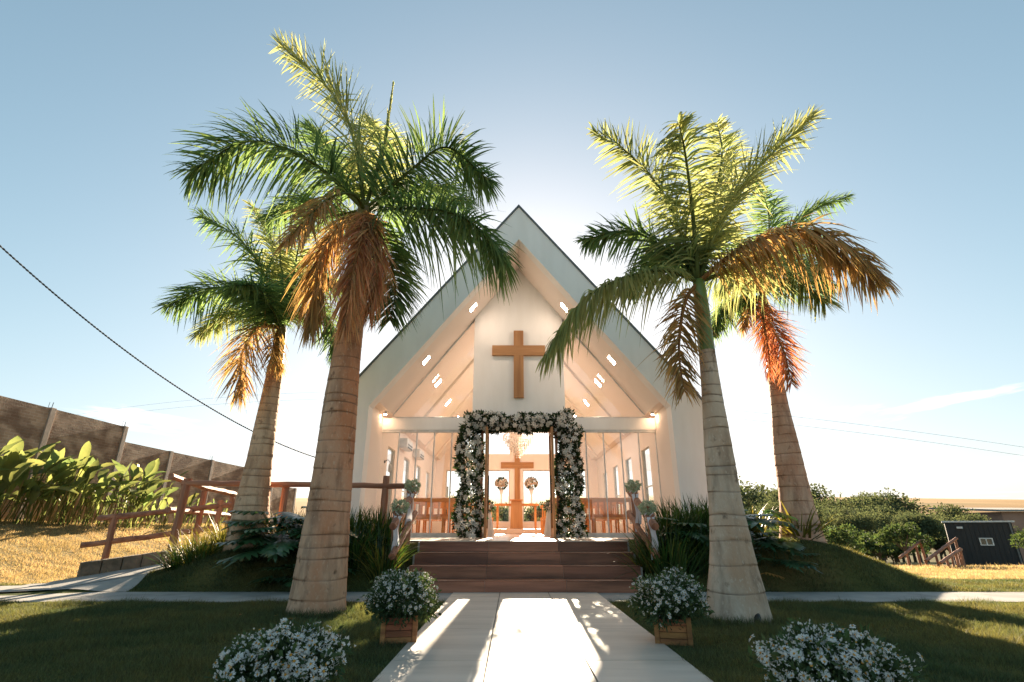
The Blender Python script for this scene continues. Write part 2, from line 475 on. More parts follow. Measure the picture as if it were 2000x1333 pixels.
gm = bpy.data.materials.new('ground_turf'); gm.use_nodes = True
n, l = gm.node_tree.nodes, gm.node_tree.links
bs = n['Principled BSDF']; bs.inputs['Roughness'].default_value = 0.95; bs.inputs['Specular IOR Level'].default_value = 0.1
geo = n.new('ShaderNodeNewGeometry'); sp = n.new('ShaderNodeSeparateXYZ'); l.new(geo.outputs['Position'], sp.inputs[0])
def noise(scale, detail=6, stretch=(1, 1, 1)):
    mp = n.new('ShaderNodeMapping'); mp.inputs['Scale'].default_value = stretch
    l.new(geo.outputs['Position'], mp.inputs[0])
    t = n.new('ShaderNodeTexNoise'); t.inputs['Scale'].default_value = scale; t.inputs['Detail'].default_value = detail
    l.new(mp.outputs[0], t.inputs['Vector']); return t.outputs[0]
def mixc(f, a, b):
    k = n.new('ShaderNodeMix'); k.data_type = 'RGBA'
    if isinstance(f, float): k.inputs[0].default_value = f
    else: l.new(f, k.inputs[0])
    for i, c in ((6, a), (7, b)):
        if isinstance(c, tuple): k.inputs[i].default_value = (*c, 1)
        else: l.new(c, k.inputs[i])
    return k.outputs[2]
def rng_(v, a, b):
    k = n.new('ShaderNodeMapRange'); k.inputs['From Min'].default_value = a; k.inputs['From Max'].default_value = b
    l.new(v, k.inputs['Value']); return k.outputs[0]
turf = mixc(rng_(noise(1.1, 9), .35, .65), (0.050, 0.070, 0.018), (0.085, 0.085, 0.026))
turf = mixc(rng_(noise(0.35, 5), .5, .7), turf, (0.16, 0.115, 0.045))
field = mixc(rng_(noise(0.02, 7, (0.25, 1, 1)), .35, .65), (0.36, 0.22, 0.095), (0.46, 0.30, 0.14))
field = mixc(rng_(noise(0.012, 3, (0.15, 1.6, 1)), .58, .66), field, (0.16, 0.15, 0.06))
scrub = mixc(rng_(noise(0.3, 6), .4, .6), (0.05, 0.06, 0.02), (0.12, 0.10, 0.04))
goldt = mixc(rng_(noise(0.8, 8), .35, .65), (0.17, 0.14, 0.065), (0.26, 0.21, 0.10))  # paler golden turf towards the left bank and right meadow
turf = mixc(rng_(sp.outputs[0], -7.6, -8.8), turf, goldt)
turf = mixc(rng_(sp.outputs[0], 6.0, 8.0), turf, goldt)
c = mixc(rng_(sp.outputs[1], 24, 42), turf, scrub)
c = mixc(rng_(sp.outputs[1], 170, 200), c, field)
l.new(c, bs.inputs['Base Color'])
bp = n.new('ShaderNodeBump'); bp.inputs['Strength'].default_value = 0.6; bp.inputs['Distance'].default_value = 0.03
l.new(noise(25, 8), bp.inputs['Height']); l.new(bp.outputs[0], bs.inputs['Normal'])
ground = put_np('ground', V, F, gm, smooth=True); tag(ground, kind='structure')

# ------------------------------------------------------------------ paths
WX0, WX1 = -0.86, 1.24
def strip_path(name, pts, width, material, lift=0.012, n=90):
    pts = np.array(pts, float)
    seg = np.concatenate([[0], np.cumsum(np.linalg.norm(np.diff(pts[:, :2], axis=0), axis=1))])
    s = np.linspace(0, seg[-1], n)
    P = np.stack([np.interp(s, seg, pts[:, k]) for k in range(3)], 1)
    for _ in range(3): P[1:-1] = (P[:-2] + 2*P[1:-1] + P[2:]) / 4
    T = unit(np.gradient(P[:, :2], axis=0)); Nn = np.stack([-T[:, 1], T[:, 0]], 1)
    V, K = [], 13
    for k in range(K):
        q = P[:, :2] + Nn * width * (k / (K-1) - .5)
        V.append(np.column_stack([q, terrain(q[:, 0], q[:, 1]) + lift]))
    V = np.stack(V, 1).reshape(-1, 3)
    a = (np.arange(n-1)[:, None] * K + np.arange(K-1)[None]).ravel()
    F = np.stack([a, a+K, a+K+1, a+1], -1)
    o = put_np(name, V, F, material); tag(o, kind='structure'); return o

mb = MB()
for x0, x1 in ((-9.2, WX0 - .004), (WX1 + .004, 30)):
    mb.box(x0, x1, 7.33, 8.40, -0.10, 0.012)
tag(mb.build('cross_path', M['path']), kind='structure')
strip_path('ramp_path', [(-7.75, 8.7, 0)] + RAMP[2:], 1.30, M['path'], 0.022)
# wedge of paving where ramp and cross path meet
u_, v_ = np.meshgrid(np.linspace(0, 1, 60), np.linspace(0, 1, 20))
q0, q1, q2, q3 = [np.array(q) for q in ((-9.2, 8.395), (-5.72, 8.395), (-5.98, 9.3), (-9.2, 9.0))]
Q = (q0*(1-u_[..., None]) + q1*u_[..., None])*(1-v_[..., None]) + (q3*(1-u_[..., None]) + q2*u_[..., None])*v_[..., None]
Q = Q.reshape(-1, 2); a_ = (np.arange(19)[:, None]*60 + np.arange(59)[None]).ravel()
tag(put_np('paving_wedge', np.column_stack([Q, terrain(Q[:, 0], Q[:, 1]) + .016]), np.stack([a_, a_+1, a_+61, a_+60], -1), M['path']), kind='structure')

# unseen pale paving added behind the viewer to bounce sunlight onto the chapel front
tag(MB().box(-30, 30, -38, -5.0, -.1, .016).build('added_bounce_paving', M['slab']), kind='structure')
# walkway of large pale slabs, each a piece of its own
walk = MB().box(WX0, WX1, -4.99, 8.25, -0.10, 0.008).build('walkway', M['joint']); tag(walk, kind='structure')
colx = [WX0, -0.175, 0.525, WX1]
sy = [-5.0, -4.2, -3.0, -1.8, -0.6, 0.6, 1.8, 3.0, 4.2, 5.4, 6.6, 7.8, 8.25]
for i in range(3):
    for j in range(len(sy) - 1):
        g = 0.0055
        MB().box(colx[i] + g, colx[i+1] - g, sy[j] + g, sy[j+1] - g, 0.002, 0.022 + random.uniform(-.0008, .0008)).build('slab', M['slab'], walk)

# ------------------------------------------------------------------ lawn
def in_hard(x, y):
    h = (x > WX0 + .004) & (x < WX1 - .004) & (y < 8.3)
    h |= (y > 7.335) & (y < 8.40)
    d, _ = seg_dist(x, y, RAMP); h |= d < 0.66
    h |= (x > -1.68) & (x < 2.08) & (y > 8.2)
    h |= (x > -3.75) & (x < 4.1) & (y > 9.4)
    h |= (y < 9.0 + (x + 9.2)*.093) & (y > 8.3) & (x < -5.7 - .3*(y - 8.4)) & (x > -9.2)
    return h
def scatter(x0, x1, y0, y1, dens, hgt, wid, keep=None):
    nn = int((x1 - x0) * (y1 - y0) * dens)
    x = rng.uniform(x0, x1, nn); y = rng.uniform(y0, y1, nn)
    k = ~in_hard(x, y) & (np.abs(x) < y * 1.5 + 3)
    if keep is not None: k &= keep(x, y)
    x, y = x[k], y[k]; nn = len(x)
    z = terrain(x, y)
    a = rng.uniform(0, 2*np.pi, nn); h = hgt * rng.uniform(.5, 1.25, nn)
    clump = 0.85 + 0.5 * np.sin(x*5.3 + 2*np.sin(y*3.1)) * np.sin(y*4.7 + 1.7*np.sin(x*2.3))
    h = h * clump * np.where(rng.random(nn) < .03, 1.7, 1.0)
    lean = rng.normal(0, .55, (nn, 2)) * h[:, None]
    w = wid * rng.uniform(.7, 1.3, nn)
    cx_, cy_ = np.cos(a) * w * .5, np.sin(a) * w * .5
    V = np.stack([np.stack([x - cx_, y - cy_, z - .004], 1), np.stack([x + cx_, y + cy_, z - .004], 1),
                  np.stack([x + lean[:, 0], y + lean[:, 1], z + h], 1)], 1).reshape(-1, 3)
    F = np.arange(nn * 3).reshape(-1, 3)
    return V, F
G = [scatter(-4.2, 4.2, 1.9, 4.2, 12000, .045, .0045),
     scatter(-8.5, 8.5, 4.2, 7.34, 9000, .048, .005),
     scatter(8.5, 14.5, 3.5, 7.34, 2600, .05, .008), scatter(-14, -8.5, 4.5, 7.34, 2000, .05, .008), scatter(8.5, 14, 8.4, 10.5, 2600, .05, .009),
     scatter(-6.8, -1.68, 8.4, 9.8, 6500, .05, .007),
     scatter(2.05, 8.5, 8.4, 10.5, 6500, .05, .007),
     scatter(-9.0, -5.8, 8.3, 9.4, 3200, .045, .009)]
for bx_, by_, br in ((-2.22, 6.57, .40), (2.38, 6.05, .38)):          # longer grass hugging the palm feet
    a_ = rng.uniform(0, 2*np.pi, 1800); r_ = br + np.abs(rng.normal(0, .05, 1800))
    x, y = bx_ + r_*np.cos(a_), by_ + r_*np.sin(a_); z = terrain(x, y); h_ = .09*rng.uniform(.4, 1.2, 1800)
    ln_ = rng.normal(0, .4, (1800, 2))*h_[:, None]; w_ = .003
    G.append((np.stack([np.stack([x - w_, y, z], 1), np.stack([x + w_, y, z], 1), np.stack([x + ln_[:, 0], y + ln_[:, 1], z + h_], 1)], 1).reshape(-1, 3), np.arange(5400).reshape(-1, 3)))
V, F = merge(G)
lawn = put_np('lawn_grass', V, F, M['grass']); tag(lawn, 'short mown grass of the lawns and mounds beside the paths', 'grass', kind='stuff')
G = [scatter(-12.8, -5.0, 9.4, 14.5, 2600, .05, .009), scatter(-12.8, -5.4, 14.5, 24, 1200, .06, .013)]
tag(put_np('bank_grass', *merge(G), M['grassgold']), 'dry golden grass on the sunny bank before the block wall', 'grass', kind='stuff')
G = [scatter(6.6, 19, 10.5, 17, 1700, .05, .012), scatter(4.2, 6.6, 10.5, 17, 1700, .05, .012), scatter(12, 60, 17, 40, 260, .09, .03)]
tag(put_np('meadow_grass', *merge(G), M['grassgold']), 'dry golden grass sloping down beyond the right mound', 'grass', kind='stuff')

# ------------------------------------------------------------------ boundary wall on the left
wm = bpy.data.materials.new('rough_block_wall'); wm.use_nodes = True
n, l = wm.node_tree.nodes, wm.node_tree.links
bs = n['Principled BSDF']; bs.inputs['Roughness'].default_value = 0.95
geo = n.new('ShaderNodeNewGeometry'); sp = n.new('ShaderNodeSeparateXYZ'); l.new(geo.outputs['Position'], sp.inputs[0])
cb = n.new('ShaderNodeCombineXYZ'); l.new(sp.outputs[1], cb.inputs[0]); l.new(sp.outputs[2], cb.inputs[1])
bk = n.new('ShaderNodeTexBrick')
bk.inputs['Scale'].default_value = 1.0; bk.inputs['Brick Width'].default_value = 0.24; bk.inputs['Row Height'].default_value = 0.075
bk.inputs['Mortar Size'].default_value = 0.007; bk.inputs['Color1'].default_value = (0.56, 0.375, 0.265, 1)
bk.inputs['Color2'].default_value = (0.42, 0.27, 0.185, 1); bk.inputs['Mortar'].default_value = (0.57, 0.43, 0.33, 1)
l.new(cb.outputs[0], bk.inputs['Vector'])
stain = mixc(rng_(noise(1.6, 8, (1, 1, 1.6)), .42, .62), (0.55, 0.47, 0.42), (1.15, 1.1, 1.05))
mu = n.new('ShaderNodeMix'); mu.data_type = 'RGBA'; mu.blend_type = 'MULTIPLY'; mu.inputs[0].default_value = 1
l.new(bk.outputs[0], mu.inputs[6]); l.new(stain, mu.inputs[7]); l.new(mu.outputs[2], bs.inputs['Base Color'])
ad = n.new('ShaderNodeMath'); ad.operation = 'ADD'
l.new(bk.outputs[1], ad.inputs[0]); l.new(noise(22, 8), ad.inputs[1])
bp = n.new('ShaderNodeBump'); bp.inputs['Strength'].default_value = 0.8; bp.inputs['Distance'].default_value = 0.02; bp.invert = True
l.new(ad.outputs[0], bp.inputs['Height']); l.new(bp.outputs[0], bs.inputs['Normal'])

XW = -12.6
wall = thing('boundary_wall', 'rough brown block wall with concrete posts along the left lawn', 'wall', (XW, 13, .9))
posts = [8.4, 11.1, 13.8, 16.5, 18.9, 21.5, 24.1, 26.9, 29.7]
tops = [3.96, 3.96, 3.96, 3.50, 3.50, 3.50, 2.95, 2.95]
xs = lambda y: -12.6 + (y - 13.8) * 0.03
for i, (a, b, t) in enumerate(zip(posts[:-1], posts[1:], tops)):
    xa, xb = xs(a), xs(b)
    m = MB()
    m.add([(xa-.08, a+.08, .2), (xa+.04, a+.08, .2), (xb+.04, b-.08, .2), (xb-.08, b-.08, .2),
           (xa-.08, a+.08, t), (xa+.04, a+.08, t), (xb+.04, b-.08, t), (xb-.08, b-.08, t)],
          [(0,3,2,1),(4,5,6,7),(0,1,5,4),(1,2,6,5),(2,3,7,6),(3,0,4,7)])
    m.build('wall_panel', wm, wall)
for i, y in enumerate(posts):
    t = max(tops[max(i-1, 0)], tops[min(i, len(tops)-1)]) + .02
    x = xs(y)
    po = MB().box(x - .11, x + .08, y - .085, y + .085, .1, t).build('post', M['wallpost'], wall, bevel=.008)
    if i in (2, 3, 5):
        r = MB()
        for k in range(3):
            px, py = x - .06 + .05*k, y - .05 + .05*(k % 2)
            r.tube([(px, py, t - .05), (px + random.uniform(-.02, .02), py, t + .13 + .05*random.random())], .006, 5)
        r.build('rebar', M['roofmetal'], po)

M['kerb'] = mat('mossy_stone', (0.24, 0.18, 0.13), 0.9, (0.10, 0.08, 0.055), 4, bump=.7)
# low kerb wall of stones below the ramp rail
kw = thing('kerb_wall', 'low dark stone kerb wall beside the ramp on the left', 'wall', (-7.2, 9.9, .2))
A, B = np.array([-7.55, 9.75]), np.array([-6.3, 11.0])
nst = 6
for i in range(nst):
    p, q = A + (B - A) * (i + .01) / nst, A + (B - A) * (i + .97) / nst
    nn = np.array([-(B-A)[1], (B-A)[0]]); nn = nn / np.linalg.norm(nn) * .10
    zt_ = lambda f: .33 + .22*f
    m = MB(); c4 = [p - nn, q - nn, q + nn, p + nn]; fr_ = [i/nst, (i+.96)/nst, (i+.96)/nst, i/nst]
    m.add([(c[0], c[1], 0) for c in c4] + [(c[0], c[1], zt_(f)) for c, f in zip(c4, fr_)],
          [(0,3,2,1),(4,5,6,7),(0,1,5,4),(1,2,6,5),(2,3,7,6),(3,0,4,7)])
    m.build('stone', M['kerb'], kw, bevel=.012)

# ------------------------------------------------------------------ chapel
ZF = 0.69; DF, DG, DR = 10.97, 12.60, 21.8
HO, HP, HI = 4.15, 3.29, 3.36
ZAO, ZAI = 8.49, 7.57
SLO, SLI = 1.25, 1.267
zo = ZAO - SLO * HO
zi = ZAI - SLI * HP
chapel = thing('chapel', 'white gabled chapel with open glass front between the palms', 'chapel', (CX, DF, ZF))
m = MB()
for s in (-1, 1):
    P = lambda x, z: (CX + s*x, z)
    leg = [P(HO, -.3), P(HP, -.3), P(HP, zi), P(HO, zo)]
    raf = [P(HO, zo), P(HP, zi), (CX, ZAI), (CX, ZAO)]
    for poly in (leg, raf):
        if s == 1: poly = poly[::-1]
        m.prism(poly, DF, DF + .34)
m.build('portal_frame', M['plaster'], chapel)
# roof skin with dark metal edge
m = MB()
for s in (-1, 1):
    e = 0.05
    poly = [(CX + s*(HO+.03), zo - SLO*.03 + .004), (CX, ZAO + .004), (CX, ZAO + .07), (CX + s*(HO+.07), zo - SLO*.07 + .07)]
    if s == -1: poly = poly[::-1]
    m.prism(poly[::-1] if s == -1 else poly[::-1], DF - .03, DR + .35)
roof = m.build('roof', M['roofmetal'], chapel)
# sloping ceiling (porch soffit and interior)
cl = MB()
HL = 3.16; zl = ZAI - SLI * HL
for s in (-1, 1):
    cl.add([(CX, DF + .335, ZAI - .002), (CX, DR + .2, ZAI - .002), (CX + s*HL, DR + .2, zl), (CX + s*HL, DF + .335, zl)],
           [(0, 1, 2, 3) if s == 1 else (3, 2, 1, 0)])
    cl.add([(CX + s*HL, DF + .335, zl), (CX + s*HL, DR + .2, zl), (CX + s*(HI+.02), DR + .2, zl - .02), (CX + s*(HI+.02), DF + .335, zl - .02)],
           [(0, 1, 2, 3) if s == 1 else (3, 2, 1, 0)])
cl.build('ceiling', M['inner'], chapel)
# side walls with tall narrow windows
WY = [13.75, 15.85, 17.95, 20.05]; WW, WZ0, WZ1 = 0.42, 1.00, 2.88
for s in (-1, 1):
    x0, x1 = sorted((CX + s*HI, CX + s*(HI+.10)))
    m = MB(); ycur = DF + .345
    for y in WY:
        m.box(x0, x1, ycur, y - WW, -.6, zl + .3)
        m.box(x0, x1, y - WW, y + WW, -.6, WZ0)
        m.box(x0, x1, y - WW, y + WW, WZ1, zl + .3)
        ycur = y + WW
    m.box(x0, x1, ycur, DR + .1, -.6, zl + .3)
    m.build('side_wall', M['inner'], chapel)
    for y in WY:
        xm = CX + s*(HI + .055); f = MB(); t = .022
        for (a, b, c, d) in ((y-WW, y-WW+t, WZ0, WZ1), (y+WW-t, y+WW, WZ0, WZ1), (y-WW+t, y+WW-t, WZ0, WZ0+t), (y-WW+t, y+WW-t, WZ1-t, WZ1), (y-WW+t, y+WW-t, 1.9, 1.93)):
            f.box(xm-.02, xm+.02, a+.001, b-.001, c+.001, d-.001)
        w_ = f.build('window', M['alu'], chapel)
        MB().box(xm-.004, xm+.004, y-WW+t, y+WW-t, WZ0+t, WZ1-t).build('pane', M['winglass'], w_)
# rear wall: cross shaped masonry between four big windows
m = MB(); y0, y1 = DR, DR + .2
RB0, RB1, RV, RS, ZS = 3.15, 3.80, 0.27, 2.90, 1.10
zc_ = lambda h: ZAI - SLI * h
m.prism([(CX-RV, -.5), (CX+RV, -.5), (CX+RV, zc_(RV)), (CX, ZAI), (CX-RV, zc_(RV))], y0, y1)
for s in (-1, 1):
    def pr(pts): 
        q = [(CX + s*a, b) for a, b in pts]
        m.prism(q if s == 1 else q[::-1], y0, y1)
    pr([(RV, -.5), (HI, -.5), (HI, ZS), (RV, ZS)])
    pr([(RS, ZS), (HI, ZS), (HI, RB0), (RS, RB0)])
    pr([(RV, RB0), (HI, RB0), (HI, min(RB1, zc_(HI) + .2)), (2.98, RB1), (RV, RB1)])
    pr([(2.6, RB1), (2.98, RB1), (RV, zc_(RV)), (RV, zc_(RV) - .48)])
m.build('rear_wall', M['inner'], chapel)
for s in (-1, 1):
    for nm, z0, z1 in (('lower', ZS, RB0),):
        f = MB(); xa, xb = sorted((CX + s*RV, CX + s*RS)); t = .04
        f.box(xa, xb, y0+.06, y0+.12, z0, z0+t).box(xa, xb, y0+.06, y0+.12, z1-t, z1).box(xa, xa+t, y0+.06, y0+.12, z0+t, z1-t).box(xb-t, xb, y0+.06, y0+.12, z0+t, z1-t)
        w_ = f.build('window', M['alu'], chapel)
        MB().box(xa+t, xb-t, y0+.085, y0+.093, z0+t, z1-t).build('pane', M['winglass'], w_)
    q = [(RV+.01, RB1+.01), (2.55, RB1+.01), (RV+.01, zc_(RV) - .52)]
    q = [(CX + s*a, b) for a, b in q]
    MB().prism(q if s == 1 else q[::-1], y0+.085, y0+.093).build('pane', M['winglass'], chapel)
# floors
MB().box(CX - HI, CX + HI, DF - .01, DR - .002, ZF - .5, ZF).build('floor', M['floor'], chapel)
MB().box(CX - 2.2, CX + 2.2, 19.6, DR - .003, ZF + .002, ZF + .17).build('altar_platform', M['floor'], chapel, bevel=.01)
# front glazing: beam, gable panel, panels
MB().box(CX - HI + .003, CX + HI - .003, DG - .05, DG + .12, 3.16, 3.45).build('beam', M['plaster'], chapel)
GP = 1.15
MB().prism([(CX-GP, 3.155), (CX+GP, 3.155), (CX+GP, zc_(GP)-.004), (CX, ZAI-.006), (CX-GP, zc_(GP)-.004)], DG - .09, DG + .14).build('gable_panel', M['plaster'], chapel)
for s in (-1, 1):
    q = [(GP+.003, 3.452), (HL-.02, 3.452), (HL-.02, zl-.02), (GP+.003, zc_(GP)-.02)]
    q = [(CX + s*a, b) for a, b in q]
    g = MB().prism(q if s == 1 else q[::-1], DG - .006, DG + .006).build('gable_glass', M['glass'], chapel)
    e = MB()
    a = Vector((CX + s*(GP+.01), DG, zc_(GP) - .03)); b = Vector((CX + s*(HL-.03), DG, zl - .03))
    e.tube([a, b], .022, 4); e.tube([(CX + s*(GP+.01), DG, 3.475), (CX + s*(HL-.02), DG, 3.475)], .018, 4)
    e.build('frame', M['alu'], g)
DH = 0.78                                   # half width of the door opening
MB().box(CX - HI + .004, CX + HI - .004, DG - .04, DG + .06, 3.10, 3.157).build('top_track', M['alu'], chapel)
for s in (-1, 1):
    xa, xb = sorted((CX + s*DH, CX + s*(HI-.003)))
    MB().box(xa, xb, DG - .05, DG + .07, ZF + .002, ZF + .10).build('sill', M['alu'], chapel)
    npan = 6; w = (xb - xa) / npan
    for k in range(npan):
        a, b = xa + k*w, xa + (k+1)*w
        dy = 0.018 * (k % 2)
        g = MB().box(a + .006, b - .006, DG - .005 + dy, DG + .005 + dy, ZF + .10, 3.10).build('glass_panel', M['glass'], chapel)
        MB().box(b - .016, b + .010, DG - .016 + dy, DG + .018 + dy, ZF + .101, 3.099).build('edge_strip', M['alu'], g)
# door leaves standing open, seen edge on
for s in (-1, 1):
    xd = CX + s*(DH - .03)
    d0, d1 = DG - .86, DG - .03
    xa, xb = xd - .025, xd + .025
    f = MB(); t = .09
    f.box(xa, xb, d0, d0+t, ZF+.012, 3.09).box(xa, xb, d1-t, d1, ZF+.012, 3.09)
    f.box(xa, xb, d0+t, d1-t, ZF+.012, ZF+.20).box(xa, xb, d0+t, d1-t, 2.97, 3.09)
    dr = f.build('door', M['crosswood'], chapel)
    MB().box(xd-.005, xd+.005, d0+t, d1-t, ZF+.20, 2.97).build('pane', M['glass'], dr)
    MB().tube([(xd - s*.06, d0+.06, 1.2), (xd - s*.06, d0+.06, 2.0)], .012, 8).build('handle', M['black'], dr)
    MB().box(min(CX+s*DH, CX+s*(DH-.05)), max(CX+s*DH, CX+s*(DH-.05)), DG-.028, DG+.05, ZF+.002, 3.098).build('door_frame', M['crosswood'], chapel)
# rafters inside
for y in (15.2, 17.9, 20.4):
    m = MB()
    for s in (-1, 1):
        q = [(CX, ZAI - .01), (CX, ZAI - .14), (CX + s*HL, zl - .10), (CX + s*HL, zl - .005)]
        m.prism(q if s == -1 else q[::-1], y - .07, y + .07)
    m.build('rafter', M['inner'], chapel)
# recessed rectangular lamps in the ceiling and small downlights at the eaves
M['lamp'] = emit('warm_lamp', (1.0, 0.77, 0.60), 62.0)
M['lampp'] = emit('warm_porch_lamp', (1.0, 0.76, 0.58), 19.0)
M['spot'] = emit('warm_spot', (1.0, 0.62, 0.36), 60.0)
nrm = math.hypot(1, SLI)
def ceil_lamp(s, h, y):
    m = MB(); c = Vector((CX + s*h, y, zc_(h)))
    u = Vector((s/nrm, 0, -SLI/nrm)); v = Vector((0, 1, 0)); nn = Vector((-s*SLI/nrm, 0, -1/nrm))
    c = c + nn * .012
    pts = [c - u*.13 - v*.10, c + u*.13 - v*.10, c + u*.13 + v*.10, c - u*.13 + v*.10]
    m.add(pts, [(0, 1, 2, 3) if s == -1 else (3, 2, 1, 0)])
    o = m.build('ceiling_lamp', M['lampp'] if y < DG else M['lamp'], chapel)
    fr = MB()
    for k in range(4): fr.tube([pts[k] - nn*.004, pts[(k+1) % 4] - nn*.004], .010, 4)
    fr.build('lamp_frame', M['alu'], o)
for s in (-1, 1):
    for h, y in ((1.15, 11.8), (2.25, 11.8), (2.25, 13.9), (2.25, 16.3), (2.25, 18.9), (1.15, 16.3)):
        ceil_lamp(s, h, y)
    for y in (12.35,):
        c = (CX + s*(HI - .10), y)
        o = MB().lathe((c[0], c[1], zl - .075), [(.035, 0), (.035, .004)], 10).build('downlight', M['spot'], chapel)
        MB().lathe((c[0], c[1], zl - .07), [(.05, .0), (.05, .055)], 12).build('lamp_rim', M['alu'], o)

# ------------------------------------------------------------------ entrance steps
steps = thing('entrance_steps', 'four wide brown wood tiled steps up to the chapel porch', 'steps', (.2, 8.27, 0))
SX0, SX1 = -1.6, 2.0
YS = [8.27, 8.69, 9.12, 9.54]; RH = ZF / 4
m = MB()
for i in range(4):
    y1 = YS[i+1] if i < 3 else DF - .012
    m.box(SX0 + .012, SX1 - .012, YS[i] + .014, y1 + .012, -.05, RH*(i+1) - .016)
m.build('core', M['concrete'], steps)
for i in range(4):
    off = [0.0, 0.0, .0, .0][i]
    xsj = [SX0, SX0 + 1.2, SX0 + 2.4, SX1]
    for k in range(3):
        a, b = xsj[k] + .002, xsj[k+1] - .002
        MB().box(a, b, YS[i], YS[i] + .013, RH*i + .004, RH*(i+1) - .016).build('riser_tile', M['tileA'], steps)
        y1 = YS[i+1] - .001 if i < 3 else 10.1
        MB().box(a, b, YS[i] - .006, y1, RH*(i+1) - .0155, RH*(i+1)).build('tread_tile', M['tileA'] if i < 3 else M['floor'], steps, bevel=.003)
        if i == 3:
            MB().box(a, b, y1 + .003, DF - .012, RH*4 - .0155, RH*4).build('tread_tile', M['floor'], steps)
for s, xx in ((-1, SX0), (1, SX1)):
    q = MB()
    pts = [(8.27, -.05), (10.96, -.05), (10.96, ZF - .02)]
    for i in range(3, -1, -1):
        pts += [(YS[i] + .002, RH*(i+1) - .02), (YS[i] + .002, RH*i - (.0 if i else .05))] if i == 0 else [(YS[i] + .002, RH*(i+1) - .02), (YS[i] + .002, RH*i - .02)]
    pts = pts[:-1]
    nP = len(pts)
    x0, x1 = (xx - .03, xx - .001) if s < 0 else (xx + .001, xx + .03)
    q.add([(x0, y, z) for y, z in pts] + [(x1, y, z) for y, z in pts],
          [tuple(range(nP-1, -1, -1)), tuple(range(nP, 2*nP))] + [(i, (i+1) % nP, (i+1) % nP + nP, i + nP) for i in range(nP)])
    q.build('side_cheek', M['concrete'], steps)
# bedding wall under the portal legs
# ------------------------------------------------------------------ crosses
def cross(name, label, x, y, z0, z1, za, zb, hb, ha, th):
    c = thing(name, label, 'cross', (x, y, z0))
    MB().box(x-hb, x+hb, y-th, y, z0, z1).build('upright', M['crosswood'], c, bevel=.006)
    MB().box(x-ha, x+ha, y-th-.004, y-.003, za, zb).build('crossbar', M['crosswoodx'], c, bevel=.006)
cross('wooden_cross', 'large golden wooden cross on the gable above the flower arch', CX, DG - .091, 3.94, 5.73, 5.05, 5.32, .125, .68, .07)
cross('wooden_cross', 'wooden cross on the rear wall above the altar table', CX + .05, DR - .002, 1.98, 3.95, 3.22, 3.46, .11, .68, .06)

# ------------------------------------------------------------------ inside the chapel
def pew(x0, x1, y, label):
    p = thing('pew', label, 'pew', ((x0+x1)/2, y, ZF), 'pews in two rows inside the chapel')
    MB().box(x0, x1, y-.40, y-.02, ZF+.42, ZF+.46).build('seat', M['pew'], p, bevel=.006)
    b = MB().box(x0, x1, y+.02, y+.06, ZF+.84, ZF+.95).build('top_rail', M['pew'], p, bevel=.006)
    MB().box(x0, x1, y+.0, y+.04, ZF+.46, ZF+.54).build('lower_rail', M['pew'], p)
    nb = int((x1-x0)/.16)
    for k in range(nb):
        xx = x0 + .08 + (x1-x0-.16) * k/(nb-1)
        MB().box(xx-.025, xx+.025, y+.022, y+.045, ZF+.54, ZF+.84).build('slat', M['pew'], p)
    for xx in (x0+.03, (x0+x1)/2, x1-.03):
        for yy in (y-.37, y+.0):
            MB().box(xx-.025, xx+.025, yy, yy+.05, ZF+.002, ZF+.42).build('leg', M['pew'], p)
ords = ['front-most', 'second', 'third', 'fourth', 'fifth']
for i, y in enumerate((14.0, 15.2, 16.4, 17.6, 18.8)):
    pew(CX - 3.0, CX - .82, y, f'orange wooden pew left of the aisle, {ords[i]} from the glass doors')
    pew(CX + .82, CX + 3.0, y, f'orange wooden pew right of the aisle, {ords[i]} from the glass doors')

al = thing('altar_table', 'wooden altar table with lectern pillar below the rear cross', 'table', (CX, 20.6, ZF+.17))
zt = ZF + .17
MB().box(CX-.85, CX+.85, 20.4, 20.8, zt+.82, zt+.90).build('table_top', M['pew'], al, bevel=.006)
lp = MB()
lp.add([(CX-.24, 20.22, zt), (CX+.24, 20.22, zt), (CX+.24, 20.395, zt), (CX-.24, 20.395, zt), (CX-.20, 20.22, zt+1.0), (CX+.20, 20.22, zt+1.0), (CX+.20, 20.395, zt+1.0), (CX-.20, 20.395, zt+1.0)],
       [(0,3,2,1),(4,5,6,7),(0,1,5,4),(1,2,6,5),(2,3,7,6),(3,0,4,7)])
lp.build('lectern_pillar', M['crosswood'], al, bevel=.008)
MB().box(CX-.26, CX+.26, 20.16, 20.395, zt+1.002, zt+1.04).build('lectern_top', M['pew'], al)
for s in (-1, 1):
    MB().box(CX+s*.72-.04, CX+s*.72+.04, 20.5, 20.7, zt, zt+.82).build('leg', M['pew'], al)

